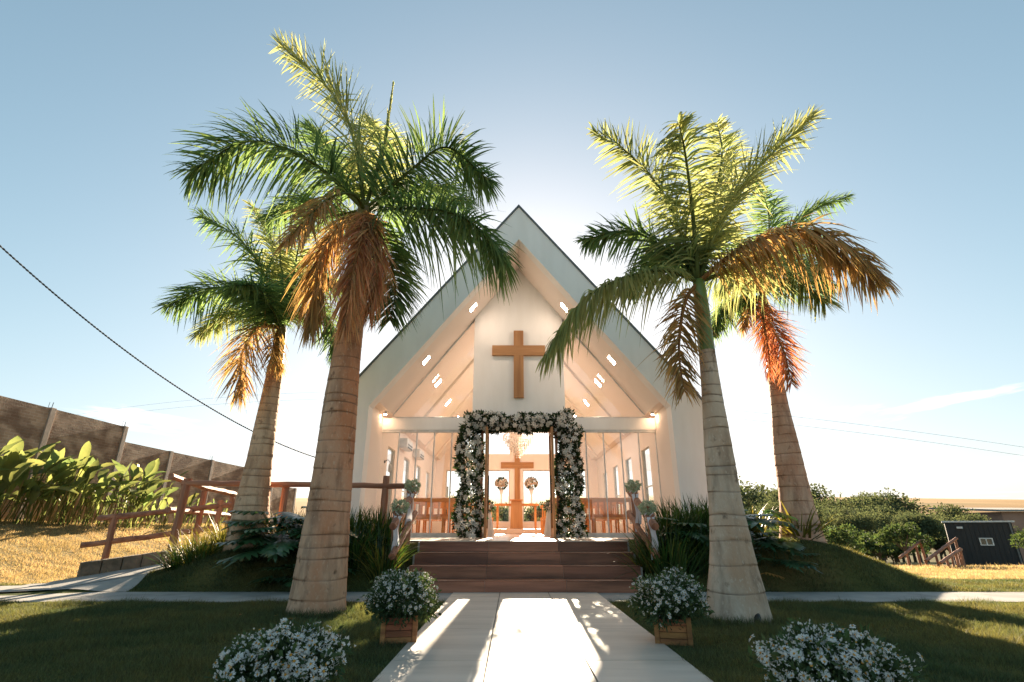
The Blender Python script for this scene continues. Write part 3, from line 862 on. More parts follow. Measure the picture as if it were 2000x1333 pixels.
def rose_mesh(name, m_, r=.05):
    V, F = [], []
    rg = np.random.default_rng(3)
    o = 0; parts = []
    for ring, (nn, tilt, rad, ln) in enumerate(((5, 1.25, .15, .75), (6, .85, .35, .9), (7, .4, .5, 1.0))):
        for k in range(nn):
            a = 2*np.pi*k/nn + ring*.5
            d = np.array([np.cos(a)*np.cos(tilt), np.sin(a)*np.cos(tilt), np.sin(tilt)])
            s = np.array([-np.sin(a), np.cos(a), 0])
            b = np.array([0, 0, -.25])
            mid = b + d*ln*.65 + np.array([0, 0, .1]); tip = b + d*ln
            w = .36 + .08*ring
            parts.append((np.array([b, mid + s*w, tip + s*w*.35, tip - s*w*.35, mid - s*w]), np.array([[0,1,2],[0,2,3],[0,3,4]])))
    V, F = merge(parts)
    return np_mesh(name, V*r, F, m_)
def lily_mesh(name, m_, r=.075):
    parts = []
    for k in range(6):
        a = 2*np.pi*k/6
        d = np.array([np.cos(a), np.sin(a), 0]); s = np.array([-np.sin(a), np.cos(a), 0]); z = np.array([0, 0, 1.])
        p0 = np.zeros(3); p1 = d*.35 + z*.30; p2 = d*.75 + z*.36; p3 = d*1.0 + z*.15
        parts.append((np.array([p0, p1+s*.16, p2+s*.14, p3, p2-s*.14, p1-s*.16]), np.array([[0,1,5],[1,2,5],[2,4,5],[2,3,4]])))
    V, F = merge(parts)
    return np_mesh(name, V*r, F, m_)
ROSE = rose_mesh('rose', M['petal']); ROSEC = rose_mesh('cream_rose', M['petalc']); LILY = lily_mesh('lily', M['petal'])

def quat_to(d, spin):
    q = Vector(d).to_track_quat('Z', 'Y')
    return (q @ Euler((0, 0, spin)).to_quaternion())

for s, side in ((-1, 'left'), (1, 'right')):
    x = CX + s*.58
    v = thing('flower_vase', f'tall trumpet vase with cream flower ball on the {side} end of the altar', 'vase', (x, 20.6, zt+.90), 'vases on the altar')
    MB().lathe((x, 20.6, zt+.902), [(.09, 0), (.09, .015), (.03, .03), (.028, .28), (.06, .42), (.11, .58), (.10, .58)], 14).build('vase', M['white'], v, smooth=True)
    c = np.array([x, 20.6, zt+.90+.76])
    D = sphere_dirs(46, -.6)
    for d in D:
        place('flower', ROSEC, v, tuple(c + d*np.array([.24, .24, .19]) - np.array(v.location)), quat_to(d, random.random()*6), random.uniform(1.2, 1.6))
    P = c + sphere_dirs(150)*.17
    put_np('foliage', *leaf_quads(P, P - c, np.full(150, .11), .5), M['archleaf'], v)
    # tulle and flowers tied to the first pew end
    xq = CX + s*.78
    t = thing('aisle_drape', f'white tulle drape with pale flowers on the {side} pew end inside the door', 'drape', (xq, 13.72, ZF), 'drapes on the first pews')
    Z = np.linspace(ZF+.01, ZF+.62, 9); A = np.linspace(0, 2*np.pi, 26)
    Vg = []
    for i, z in enumerate(Z):
        f = (z - ZF)/.62
        for a in A[:-1]:
            r = (.20 - .12*f) * (1 + .16*math.sin(a*7) + .05*math.sin(a*3+1))
            Vg.append((xq + r*math.cos(a)*.75, 13.66 + r*math.sin(a), z))
    q = 25; Fg = [(i*q+j, i*q+(j+1) % q, (i+1)*q+(j+1) % q, (i+1)*q+j) for i in range(8) for j in range(q)]
    put_np('fabric', Vg, Fg, M['white'], t, smooth=True)
    c = np.array([xq, 13.64, ZF+.72])
    for d in sphere_dirs(22, -.4):
        place('flower', ROSEC, t, tuple(c + d*.11 - np.array(t.location)), quat_to(d, random.random()*6), random.uniform(.9, 1.3))
    P = c + sphere_dirs(120)*.10
    put_np('foliage', *leaf_quads(P, P - c, np.full(120, .09), .4), M['archleaf'], t)

# chandelier
M['crystal'] = mat('crystal', (0.80, 0.74, 0.66), 0.12, (0.6, 0.54, 0.48), 30, trans=0.5, spec=1.0, island=.3)
cc = at(1012, 862, 14.6); cxx, cyy, czz = cc[0], 14.6, cc[2]
ch = thing('chandelier', 'crystal chandelier hanging over the aisle behind the doorway', 'chandelier', (cxx, cyy, czz - .4))
MB().tube([(cxx, cyy, czz + .25), (cxx, cyy, zc_(abs(cxx - CX)) - .01)], .012, 6).build('rod', M['alu'], ch)
rg_ = MB()
for r, z in ((.40, .18), (.30, .02), (.20, -.12)):
    pts = [(cxx + r*math.cos(a), cyy + r*math.sin(a), czz + z) for a in np.linspace(0, 2*np.pi, 25)]
    rg_.tube(pts, .010, 5, cap=False)
    for a in np.linspace(0, 2*np.pi, 7)[:-1]: rg_.tube([(cxx, cyy, czz + z + .05), (cxx + r*math.cos(a), cyy + r*math.sin(a), czz + z)], .006, 4)
rg_.build('frame', M['alu'], ch)
V, F = [], []
P, D, L = [], [], []
for r, z, k in ((.42, .17, 46), (.36, .08, 44), (.31, 0., 42), (.25, -.08, 36), (.20, -.15, 30), (.13, -.24, 20), (.05, -.32, 8)):
    for a in np.linspace(0, 2*np.pi, k+1)[:-1]:
        for q in range(3):
            P.append((cxx + r*math.cos(a), cyy + r*math.sin(a), czz + z - .055*q)); D.append((0, 0, -1)); L.append(.055)
V, F = leaf_quads(np.array(P), np.array(D), np.array(L), .6, .3)
tag(put_np('crystals', V, F, M['crystal'], ch), kind='stuff')

# wall mounted air conditioners and a wall lamp
for y, lab in ((15.0, 'nearer'), (17.1, 'farther')):
    x = CX - HI
    a = thing('air_conditioner', f'white wall air conditioner high on the left inner wall, the {lab} of two', 'appliance', (x, y, 2.95))
    MB().box(x + .002, x+.24, y-.42, y+.42, 3.02, 3.30).build('housing', M['alu'], a, bevel=.03)
    MB().box(x+.16, x+.2415, y-.36, y+.36, 3.03, 3.075).build('air_slot', M['black'], a)
    MB().box(x+.2402, x+.243, y-.34, y+.34, 3.10, 3.15).build('front_grille', M['roofmetal'], a)
x = CX - HI; y = 13.05
a = thing('wall_lamp', 'small curved wall lamp on the left wall behind the glass', 'lamp', (x, y, 2.2))
MB().tube([(x+.002, y, 2.45), (x+.08, y, 2.50), (x+.14, y, 2.46), (x+.15, y, 2.40)], .010, 6).build('arm', M['black'], a)
MB().lathe((x+.15, y, 2.20), [(.03, 0), (.042, .06), (.04, .16), (.02, .20)], 12).build('shade', M['alu'], a, smooth=True)
MB().lathe((x+.001, y, 2.42), [(.0, .0), (.03, .0), (.03, .06)], 8).build('base', M['black'], a)

# notice board out behind the chapel, seen through the rear window
nb_ = thing('notice_board', 'grey board on a thin post behind the chapel, through the left panes', 'sign', (-3.4, 25.5, -.7))
MB().tube([(-3.4, 25.5, -.9), (-3.4, 25.5, 1.9)], .03, 8).build('post', M['roofmetal'], nb_)
MB().box(-3.75, -3.05, 25.45, 25.49, 1.7, 2.75).build('board', M['path'], nb_, bevel=.01)

# ------------------------------------------------------------------ flower arch round the doorway
arch = thing('flower_arch', 'arch of green leaves and white roses and lilies round the chapel door', 'flower arch', (CX, 12.15, ZF))
YA = 12.1
AXI, AXO, AZ0, AZ1 = .80, 1.42, 3.02, 3.40
fr = MB()
for s in (-1, 1):
    fr.box(*sorted((CX + s*.84, CX + s*.90)), YA, YA+.06, ZF+.002, 3.2)
    fr.box(*sorted((CX + s*1.26, CX + s*1.32)), YA, YA+.06, ZF+.002, 3.2)
fr.box(CX-1.32, CX+1.32, YA+.065, YA+.12, 3.14, 3.2)
fr.build('arch_frame', M['logv'], arch)
def arch_pts(n, rg):
    """points in the arch volume with outward directions"""
    P, D = [], []
    Lc, Lt = 2.45, 2.3
    for _ in range(n):
        u = rg.random() * (2*Lc + Lt)
        if u < 2*Lc:
            s = -1 if u < Lc else 1
            h = u % Lc
            wv = .27 * (1 + .22*math.sin(h*5.2 + s) + .12*math.sin(h*11 + 2*s))
            cxx = 1.12 + .02*math.sin(h*4) + .03*h/Lc
            a = rg.uniform(0, 2*math.pi); r = math.sqrt(rg.uniform(.25, 1))
            p = (CX + s*(cxx + wv*r*math.cos(a)), YA + .03 + .22*r*math.sin(a), ZF + .03 + h)
            d = (s*math.cos(a), math.sin(a) - .3, rg.normal(0.15, .5))
        else:
            t = (u - 2*Lc)/Lt - .5
            a = rg.uniform(0, 2*math.pi); r = math.sqrt(rg.uniform(.25, 1))
            ht = .17 * (1 + .25*math.sin(t*17) + .15*math.sin(t*31+1)) + .07*(abs(t)*2)**3
            p = (CX + t*2.55, YA + .03 + .20*r*math.sin(a), 3.24 + ht*r*math.cos(a) + .05*(abs(t)*2)**2)
            d = (rg.normal(0, .6), math.sin(a) - .3, math.cos(a))
        P.append(p); D.append(d)
    return np.array(P), np.array(D)
ra = np.random.default_rng(21)
P, D = arch_pts(12500, ra)
V, F = leaf_quads(P, D + ra.normal(0, .5, D.shape), ra.uniform(.07, .14, len(P)), .42)
tag(put_np('foliage', V, F, M['archleaf'], arch), kind='stuff')
P, D = arch_pts(1700, ra)
P[:, 1] = np.minimum(P[:, 1], YA + .05) - .13
tag(put_np('blossoms', *leaf_quads(P, D + np.array([0, -.8, 0]) + ra.normal(0, .6, D.shape), ra.uniform(.03, .06, len(P)), .8), M['petal'], arch), kind='stuff')
P, D = arch_pts(900, ra)
k = D[:, 1] < -.25
P, D = P[k][:292], D[k][:292]
D[:, 1] -= .8
for i, (p, d) in enumerate(zip(P, D)):
    p = np.array([p[0], min(p[1], YA) - .16 + .05*ra.random(), p[2]])
    me, sc = (LILY, ra.uniform(.75, 1.15)) if ra.random() < .5 else (ROSE, ra.uniform(.75, 1.2))
    place('flower', me, arch, tuple(p - np.array(arch.location)), quat_to(d, ra.random()*6), sc)

# ------------------------------------------------------------------ log railings
def log(pts, r, m_, name, parent, n=9):
    pts = [Vector(p) for p in pts]
    out = []
    for a, b in zip(pts[:-1], pts[1:]):
        L = (b - a).length; k = max(2, int(L / .22))
        for i in range(k): out.append(a.lerp(b, i/k) + Vector([random.uniform(-.006, .006) for _ in range(3)]))
    out.append(pts[-1])
    rad = [r * random.uniform(.93, 1.07) for _ in out]
    return MB().tube(out, rad, n, wob=.07).build(name, m_, parent)

YF = 9.9
fence = thing('log_fence', 'red brown log fence with one top rail left of the steps', 'fence', (-3.9, YF, .5))
zr = 1.66
log([(-6.15, YF-.02, zr+.03), (-4.2, YF, zr), (-1.82, YF, zr-.03)], .05, M['log'], 'rail', fence)
log([(-6.12, YF+.02, .1), (-6.07, YF, zr+.11)], .072, M['logv'], 'post', fence)
log([(-2.36, YF+.02, .45), (-2.36, YF+.02, zr+.16)], .065, M['logv'], 'post', fence)
log([(-4.25, YF+.09, .45), (-4.25, YF+.09, zr+.05)], .065, M['logv'], 'post', fence)
f2 = thing('log_fence', 'log fence running back from the tall corner post beside the ramp', 'fence', (-6.5, 11.5, .4))
log([(-6.30, 9.75, zr+.14), (-6.5, 11.2, zr+.04), (-6.7, 12.9, zr)], .055, M['log'], 'rail', f2)
log([(-6.38, 10.02, 1.22), (-6.72, 12.9, 1.18)], .05, M['log'], 'rail', f2)
for p in ((-6.52, 11.3), (-6.72, 12.85)): log([(p[0], p[1], .3), (p[0], p[1], zr-.02)], .06, M['logv'], 'post', f2)
f3 = thing('log_fence', 'low two rail log fence on the sunny side of the ramp at left', 'fence', (-7.1, 10.3, .3))
pA, pB = Vector((-7.62, 10.05, 0)), Vector((-6.05, 11.35, 0))
def onf(t, z): 
    p = pA.lerp(pB, t); return (p.x, p.y, z)
log([onf(-.03, 1.06), onf(1.05, 1.36)], .052, M['log'], 'rail', f3)
log([onf(-.10, .60), onf(.95, .90)], .052, M['log'], 'rail', f3)
log([onf(.10, .15), onf(.10, 1.15)], .055, M['logv'], 'post', f3)
log([onf(.95, .35), onf(.95, 1.45)], .055, M['logv'], 'post', f3)

def stair_rail(s, xr, label):
    t = thing('stair_railing', label, 'railing', (xr, 9.0, 0))
    log([(xr, 9.92, 1.58), (xr + s*.02, 8.32, .92)], .058, M['logv'], 'handrail', t)
    log([(xr - s*.02, 9.92, 1.16), (xr, 8.30, .50)], .050, M['logv'], 'lower_rail', t)
    log([(xr + s*.07, 9.75, .25), (xr + s*.07, 9.75, 1.66)], .062, M['logv'], 'post', t)
    log([(xr + s*.07, 8.75, .05), (xr + s*.07, 8.75, 1.24)], .062, M['logv'], 'post', t)
stair_rail(-1, -1.80, 'red brown log handrail on the left side of the steps')
stair_rail(1, 2.17, 'red brown log handrail on the right side of the steps')

M['breath'] = mat('pale_tiny_flowers', (0.55, 0.60, 0.44), 0.7, (0.35, 0.44, 0.26), 40, trans=.3, island=.4)
def bouquet(x, y, z, label, s):
    b = thing('ribbon_bouquet', label, 'bouquet', (x, y, z), 'bouquets tied to the stair rails')
    c = np.array([x, y - .05, z + .05])
    d = sphere_dirs(700); P = c + d * (rng.uniform(.45, 1, 700)**.5)[:, None] * np.array([.13, .11, .10])*(1 + .25*np.sin(d[:, :1]*7 + x*9)*np.sin(d[:, 2:]*6))
    tag(put_np('tiny_flowers', *leaf_quads(P, d + rng.normal(0, .5, d.shape), rng.uniform(.018, .04, 700), .75), M['breath'], b), kind='stuff')
    m = MB()
    for q in (-1, 1):
        pts = [(x, y-.13, z-.08), (x + q*.05, y-.16, z-.03), (x + q*.085, y-.15, z-.07), (x + q*.05, y-.14, z-.12), (x, y-.13, z-.085)]
        w = .028
        vs = []
        for p in pts: vs += [(p[0], p[1]-w*.5, p[2]), (p[0], p[1]+w, p[2]+.012)]
        m.add(vs, [(2*i, 2*i+1, 2*i+3, 2*i+2) for i in range(4)])
    m.build('bow', M['ribbon'], b)
    for q, ln in ((-.022, .62), (.026, .50)):
        N_ = 12; Pp, Ww = [], []
        for i in range(N_):
            f = i/(N_-1)
            Pp.append((x + q + .015*math.sin(f*7 + q*90) + s*.02*f, y-.20 - .02*math.sin(f*5), z-.09 - ln*f)); 
            aa = .5*math.sin(f*6 + q*60); Ww.append((math.cos(aa), math.sin(aa), 0))
        V, F = strips(np.array([Pp]), np.array([Ww]), np.full((1, N_), .052))
        put_np('ribbon_tail', V, F, M['ribbon'], b, smooth=True)
bouquet(-1.79, 9.62, 1.56, 'green white bouquet with ribbon at the top of the left handrail', -1)
bouquet(-1.80, 8.72, 1.17, 'green white bouquet with long ribbon low on the left handrail', -1)
bouquet(2.16, 9.55, 1.55, 'green white bouquet with ribbon at the top of the right handrail', 1)
bouquet(2.17, 8.66, 1.15, 'green white bouquet with long ribbon low on the right handrail', 1)

# ------------------------------------------------------------------ palms
def trunk_mat(name, base, dark, light, warm):
    m = bpy.data.materials.new(name); m.use_nodes = True
    global n, l, geo
    n, l = m.node_tree.nodes, m.node_tree.links
    bs = n['Principled BSDF']; bs.inputs['Roughness'].default_value = 0.85; bs.inputs['Specular IOR Level'].default_value = .2
    geo = n.new('ShaderNodeNewGeometry')
    at_ = n.new('ShaderNodeAttribute'); at_.attribute_name = 'ring'
    c = mixc(rng_(noise(2.6, 10, (1, 1, .7)), .36, .64), base, light)
    c = mixc(rng_(noise(1.3, 8, (1.3, 1.3, .5)), .46, .66), c, warm)
    k = n.new('ShaderNodeMath'); k.operation = 'MULTIPLY'; k.inputs[1].default_value = .55
    l.new(rng_(noise(5.0, 10, (1.6, 1.6, .35)), .48, .68), k.inputs[0])
    c = mixc(k.outputs[0], c, dark)                       # rain streaks down the bark
    c = mixc(rng_(noise(9.0, 9, (1, 1, .7)), .61, .73), c, dark)
    k2 = n.new('ShaderNodeMath'); k2.operation = 'MULTIPLY'; k2.inputs[1].default_value = .7
    l.new(rng_(noise(38.0, 6, (1, 1, .5)), .58, .70), k2.inputs[0])
    c = mixc(k2.outputs[0], c, light)                     # small lichen flecks
    rf = n.new('ShaderNodeMath'); rf.operation = 'MULTIPLY'
    l.new(at_.outputs['Fac'], rf.inputs[0])
    k = rng_(noise(3.0, 7), .28, .58); l.new(k, rf.inputs[1])
    c = mixc(rf.outputs[0], c, dark)
    l.new(c, bs.inputs['Base Color'])
    b1 = n.new('ShaderNodeBump'); b1.inputs['Strength'].default_value = .75; b1.inputs['Distance'].default_value = .02
    l.new(noise(34, 12, (1, 1, .5)), b1.inputs['Height']); l.new(b1.outputs[0], bs.inputs['Normal'])
    return m

def palm_trunk(parent, base, top, prof, m_, seed, ring_gap=(.10, .24)):
    """prof: list of (fraction, radius)"""
    rg = np.random.default_rng(seed)
    base, top = np.array(base, float), np.array(top, float)
    H = top[2] - base[2]
    rings, z = [], .12
    while z < H: rings.append(z); z += rg.uniform(*ring_gap) * (1.25 - .55*z/H)
    zs = sorted(set(list(np.linspace(0, H, 60)) + [q for r_ in rings for q in (r_-.012, r_, r_+.012)]))
    zs = np.array([q for q in zs if 0 <= q <= H])
    rad = np.interp(zs/H, [p[0] for p in prof], [p[1] for p in prof])
    NS = 40
    A = np.linspace(0, 2*np.pi, NS+1)[:-1]
    V = np.zeros((len(zs), NS, 3)); ring = np.zeros((len(zs), NS))
    ra_ = np.array(rings)
    for i, z in enumerate(zs):
        d = np.min(np.abs(ra_ - z)) if len(ra_) else 9
        ri = 1.0 if d < .006 else 0.0
        nxt = ra_[ra_ <= z + .001]; lastr = nxt[-1] if len(nxt) else 0
        r = rad[i] * (1 - .026*ri + .020*max(0, 1 - (z - lastr)/.16))
        lump = 1 + .022*np.sin(3*A + z*2.1 + seed) + .014*np.sin(5*A - z*3.3) + .018*math.sin(z*3.7+seed)
        if z < .18: lump = lump * (1 + .10*(1 - z/.18)**2 * (1 + .55*np.sin(7*A + seed) + .3*np.sin(17*A)))
        c = base + (top - base) * (z/H)
        wav = .012*np.sin(2*A + seed + z*5)*ri
        V[i, :, 0] = c[0] + r*lump*np.cos(A); V[i, :, 1] = c[1] + r*lump*np.sin(A); V[i, :, 2] = c[2] + wav
        ring[i] = ri
    K = len(zs)
    a = (np.arange(K-1)[:, None]*NS + np.arange(NS)[None]).ravel(); b = (np.arange(K-1)[:, None]*NS + (np.arange(NS)[None]+1) % NS).ravel()
    F = np.stack([a, b, b+NS, a+NS], -1)
    o = put_np('trunk', V.reshape(-1, 3), F, m_, parent, smooth=True)
    at_ = o.data.attributes.new('ring', 'FLOAT', 'POINT'); at_.data.foreach_set('value', ring.ravel().astype(np.float32))
    return o

def spline(pts, n):
    P = np.array(pts, float)
    if len(P) == 3:
        t = np.linspace(0, 1, n)[:, None]
        return (1-t)**2*P[0] + 2*t*(1-t)*(2*P[1] - .5*P[0] - .5*P[2]) + t*t*P[2]
    Q = np.vstack([2*P[0]-P[1], P, 2*P[-1]-P[-2]])
    out = []
    k = len(P) - 1
    for s in np.linspace(0, k, n):
        i = min(int(s), k-1); u = s - i
        p0, p1, p2, p3 = Q[i], Q[i+1], Q[i+2], Q[i+3]
        out.append(.5*((2*p1) + (-p0+p2)*u + (2*p0-5*p1+4*p2-p3)*u*u + (-p0+3*p1-3*p2+p3)*u**3))
    return np.array(out)

def frond(parent, pts, mk, n=190, L=.72, g=.35, plum=.55, seed=0, up=None, w=.027, fwd=.55, rk='rachis', r0=.030, curl=0.0, s0=.10):
    rg = np.random.default_rng(seed); L = L*1.22; n = int(n*1.3)
    if rk == 'rachisd': w = min(w, .024); n = int(n*1.25)
    C = spline(pts, 60)
    seg = np.concatenate([[0], np.cumsum(np.linalg.norm(np.diff(C, axis=0), axis=1))]); tot = seg[-1]
    parts = []
    for side in (-1, 1):
        s = np.linspace(s0, 1.0, n) + rg.normal(0, .004, n); s = np.clip(s, 0, 1)
        keep = rg.random(n) > .05; s = s[keep]; N = len(s)
        B = np.stack([np.interp(s*tot, seg, C[:, k]) for k in range(3)], 1)
        B2 = np.stack([np.interp(np.clip(s+.02, 0, 1)*tot, seg, C[:, k]) for k in range(3)], 1)
        B1 = np.stack([np.interp(np.clip(s-.02, 0, 1)*tot, seg, C[:, k]) for k in range(3)], 1)
        T = unit(B2 - B1)
        upv = np.array(up if up is not None else (0, 0, 1.), float)
        U = unit(upv[None] - (T @ upv)[:, None]*T + 1e-4)
        S = unit(np.cross(T, U)) * side
        prof = np.interp(s, [0, .12, .3, .55, .8, 1.0], [.45, .75, 1.0, .95, .70, .34])
        ln = L * prof * rg.uniform(.75, 1.12, N)
        ue = rg.normal(.12, plum, N)
        f = fwd * (.7 + 1.0*s**2)
        D = unit(S + T*f[:, None] + U*ue[:, None] + rg.normal(0, .10, (N, 3)))
        K = 6; q = np.linspace(0, 1, K)
        gg = g * rg.uniform(.6, 1.5, N)
        P = B[:, None] + D[:, None]*(ln[:, None]*q)[..., None]
        P[..., 2] -= (gg*ln)[:, None] * q**2.0 * (1 + 0*q)
        if curl:
            P += rg.normal(0, curl, (N, 1, 3)) * (q**2)[None, :, None] * ln[:, None, None]
        dP = unit(np.gradient(P, axis=1))
        Wv = T*.75 + U*rg.normal(.35, .5, N)[:, None]
        W = unit(Wv[:, None] - np.sum(Wv[:, None]*dP, -1, keepdims=True)*dP)
        wid = (w * rg.uniform(.7, 1.2, N))[:, None] * np.array([.5, .95, 1.0, .85, .55, .06])[None]
        parts.append(strips(P, W, wid))
    V, F = merge(parts)
    o = put_np('frond', V, F, M[mk], parent)
    rr = MB(); st = C[::3]
    rr.tube([tuple(p) for p in st], [r0*(1-.85*i/(len(st)-1)) + .003 for i in range(len(st))], 6)
    rr.build('rib', M[rk], o, smooth=True)
    return o

def palm(name, label, base, d, prof, tm, crown, shaft, fronds, seed, shaft_mat='shaft'):
    """crown: pixel where the fronds leave; shaft: (pixel y of trunk top, radii)"""
    t = thing('royal_palm', label, 'palm tree', tuple(base), None)
    cpx, cpy = crown
    c = at(cpx, cpy, d)
    base = np.array(base)
    tz = at(cpx, shaft[0], d)[2]
    f = (tz - base[2]) / (c[2] - base[2])
    top = base + (c - base) * f; 
    palm_trunk(t, base - np.array([0, 0, .12]), top, prof, tm, seed)
    rr0, rr1, rr2 = shaft[1]
    m = MB(); vs = []
    hh = [0, .05, .25, .55, .85, 1.0]; rad = [rr0*1.03, rr0, (rr0+rr1)/2, rr1, rr1*.9, rr2]
    NS = 22
    for q, r in zip(hh, rad):
        p = top + (c - top)*q
        for j in range(NS):
            a = 2*math.pi*j/NS; vs.append((p[0] + r*math.cos(a)*(1+.02*math.sin(3*a+q*4)), p[1] + r*math.sin(a), p[2]))
    fs = [(i*NS+j, i*NS+(j+1) % NS, (i+1)*NS+(j+1) % NS, (i+1)*NS+j) for i in range(5) for j in range(NS)] + [tuple(range(5*NS, 6*NS))]
    m.add(vs, fs).build('crownshaft', M[shaft_mat], t, smooth=True)
    for i, fd in enumerate(fronds):
        kw = dict(fd[2]) if len(fd) > 2 else {}
        pts = [c + np.array([0, 0, -.02])] + [at(*p) for p in fd[0]]
        frond(t, pts, fd[1], seed=seed*100 + i, **kw)
    return t

T1 = trunk_mat('brown_palm_bark', (0.50, 0.285, 0.17), (0.17, 0.095, 0.06), (0.60, 0.40, 0.27), (0.52, 0.22, 0.11))
T2 = trunk_mat('tan_palm_bark', (0.54, 0.345, 0.22), (0.20, 0.125, 0.08), (0.63, 0.45, 0.31), (0.54, 0.27, 0.145))
T3 = trunk_mat('grey_palm_bark', (0.48, 0.37, 0.275), (0.17, 0.12, 0.085), (0.59, 0.49, 0.385), (0.45, 0.29, 0.185))
T4 = trunk_mat('reddish_palm_bark', (0.47, 0.255, 0.165), (0.22, 0.115, 0.075), (0.57, 0.38, 0.275), (0.52, 0.21, 0.115))

dead = dict(g=.9, plum=.55, curl=.16, rk='rachisd', L=.62)
b1 = at(617, 1198, 6.57); b1[2] = 0
d = 6.57
palm('royal_palm', 'tall palm with a hanging orange dead frond, left of the walkway', b1, d,
     [(0, .345), (.06, .315), (.15, .285), (.28, .253), (.43, .235), (.75, .185), (1, .155)], T1, (712, 408), (560, (.15, .13, .10)), [
    ([(695, 290, d-.1), (655, 190, d-.2), (548, 88, d-.4)], 'frondy', dict(L=.68, g=.12)),
    ([(610, 318, d-.4), (490, 276, d-.7), (372, 335, d-.9)], 'frond', dict(L=.78, g=.42)),
    ([(800, 335, d-.2), (872, 288, d-.3), (952, 350, d-.4)], 'frond', dict(L=.78, g=.32)),
    ([(830, 408, d-.3), (915, 432, d-.5), (985, 510, d-.6)], 'frond', dict(L=.70, g=.55)),
    ([(752, 480, d+.3), (772, 560, d+.4), (762, 625, d+.4)], 'frond', dict(L=.50, g=.5, up=(0, -1, .2))),
    ([(708, 450, d-.5), (690, 530, d-.75), (672, 640, d-.8)], 'frondd', dict(L=.38, g=.85, plum=.5, curl=.12, rk='rachisd', up=(0, -1, .2), n=150, w=.022, fwd=1.5)),
    ([(725, 440, d-.4), (738, 520, d-.6), (722, 610, d-.55)], 'frondd', dict(L=.36, g=.9, plum=.5, curl=.14, rk='rachisd', up=(0, -1, .2), n=140, w=.022, fwd=1.5)),
    ([(665, 440, d-.2), (622, 520, d-.3), (608, 640, d-.3)], 'frondb', dict(L=.38, g=.9, plum=.5, curl=.12, rk='rachisd', up=(-.4, -1, .2), n=130, w=.024, fwd=1.5)),
    ([(738, 330, d+.6), (742, 270, d+1.2), (722, 235, d+1.7)], 'frondy', dict(L=.62, g=.25)),
    ([(668, 350, d+.4), (640, 285, d+.9), (600, 250, d+1.4)], 'frond', dict(L=.65, g=.3)),
    ([(790, 380, d+.5), (850, 370, d+1.0), (915, 400, d+1.5)], 'frond', dict(L=.66, g=.5)),
    ([(650, 420, d+.4), (590, 400, d+.9), (520, 430, d+1.2)], 'frond', dict(L=.60, g=.5)),
    ([(748, 300, d), (760, 225, d), (768, 165, d)], 'frondy', dict(L=.20, g=.0, fwd=3.0, plum=.2, n=70)),
    ([(690, 380, d-.6), (640, 390, d-1.1), (560, 470, d-1.4)], 'frondb', dict(L=.40, g=.6, n=60, s0=.5)),
 ], 11, 'shaftb')

d = 9.6
b2 = at(478, 1074, d); b2[2] = float(terrain(b2[0], b2[1]))
palm('royal_palm', 'smaller palm on the left mound behind the tall one', b2, d,
     [(0, .37), (.06, .34), (.23, .285), (.49, .215), (.76, .17), (1, .138)], T2, (551, 640), (712, (.13, .11, .08)), [
    ([(520, 545, d), (470, 470, d-.2), (392, 420, d-.4)], 'frond', dict(L=.70, g=.35)),
    ([(490, 585, d-.2), (415, 562, d-.4), (328, 598, d-.5)], 'frond', dict(L=.68, g=.4)),
    ([(505, 640, d-.4), (474, 690, d-.6), (468, 770, d-.6)], 'frondb', dict(L=.50, g=.7, curl=.1, rk='rachisd', n=90)),
    ([(545, 545, d+.3), (530, 465, d+.6), (490, 400, d+.8)], 'frondy', dict(L=.55, g=.3)),
    ([(500, 625, d+.3), (450, 612, d+.5), (385, 655, d+.6)], 'frondy', dict(L=.5, g=.5)),
    ([(600, 590, d+.2), (640, 620, d+.3), (660, 700, d+.3)], 'frond', dict(L=.55, g=.5)),
    ([(572, 545, d+.2), (590, 470, d+.3), (640, 430, d+.4)], 'frondy', dict(L=.6, g=.3)),
    ([(590, 560, d-.3), (620, 540, d-.5), (665, 560, d-.6)], 'frond', dict(L=.55, g=.4)),
    ([(535, 670, d-.2), (545, 720, d-.3), (530, 700, d-.3)][:2], 'frondb', dict(L=.28, g=.9, curl=.15, n=45, rk='rachisd')),
    ([(552, 560, d), (548, 500, d), (546, 440, d)], 'frondy', dict(L=.18, g=0, fwd=3.0, plum=.2, n=60)),
    ([(530, 600, d-.6), (500, 560, d-1.1), (455, 560, d-1.5)], 'frond', dict(L=.55, g=.4)),
 ], 12, 'shaftb')

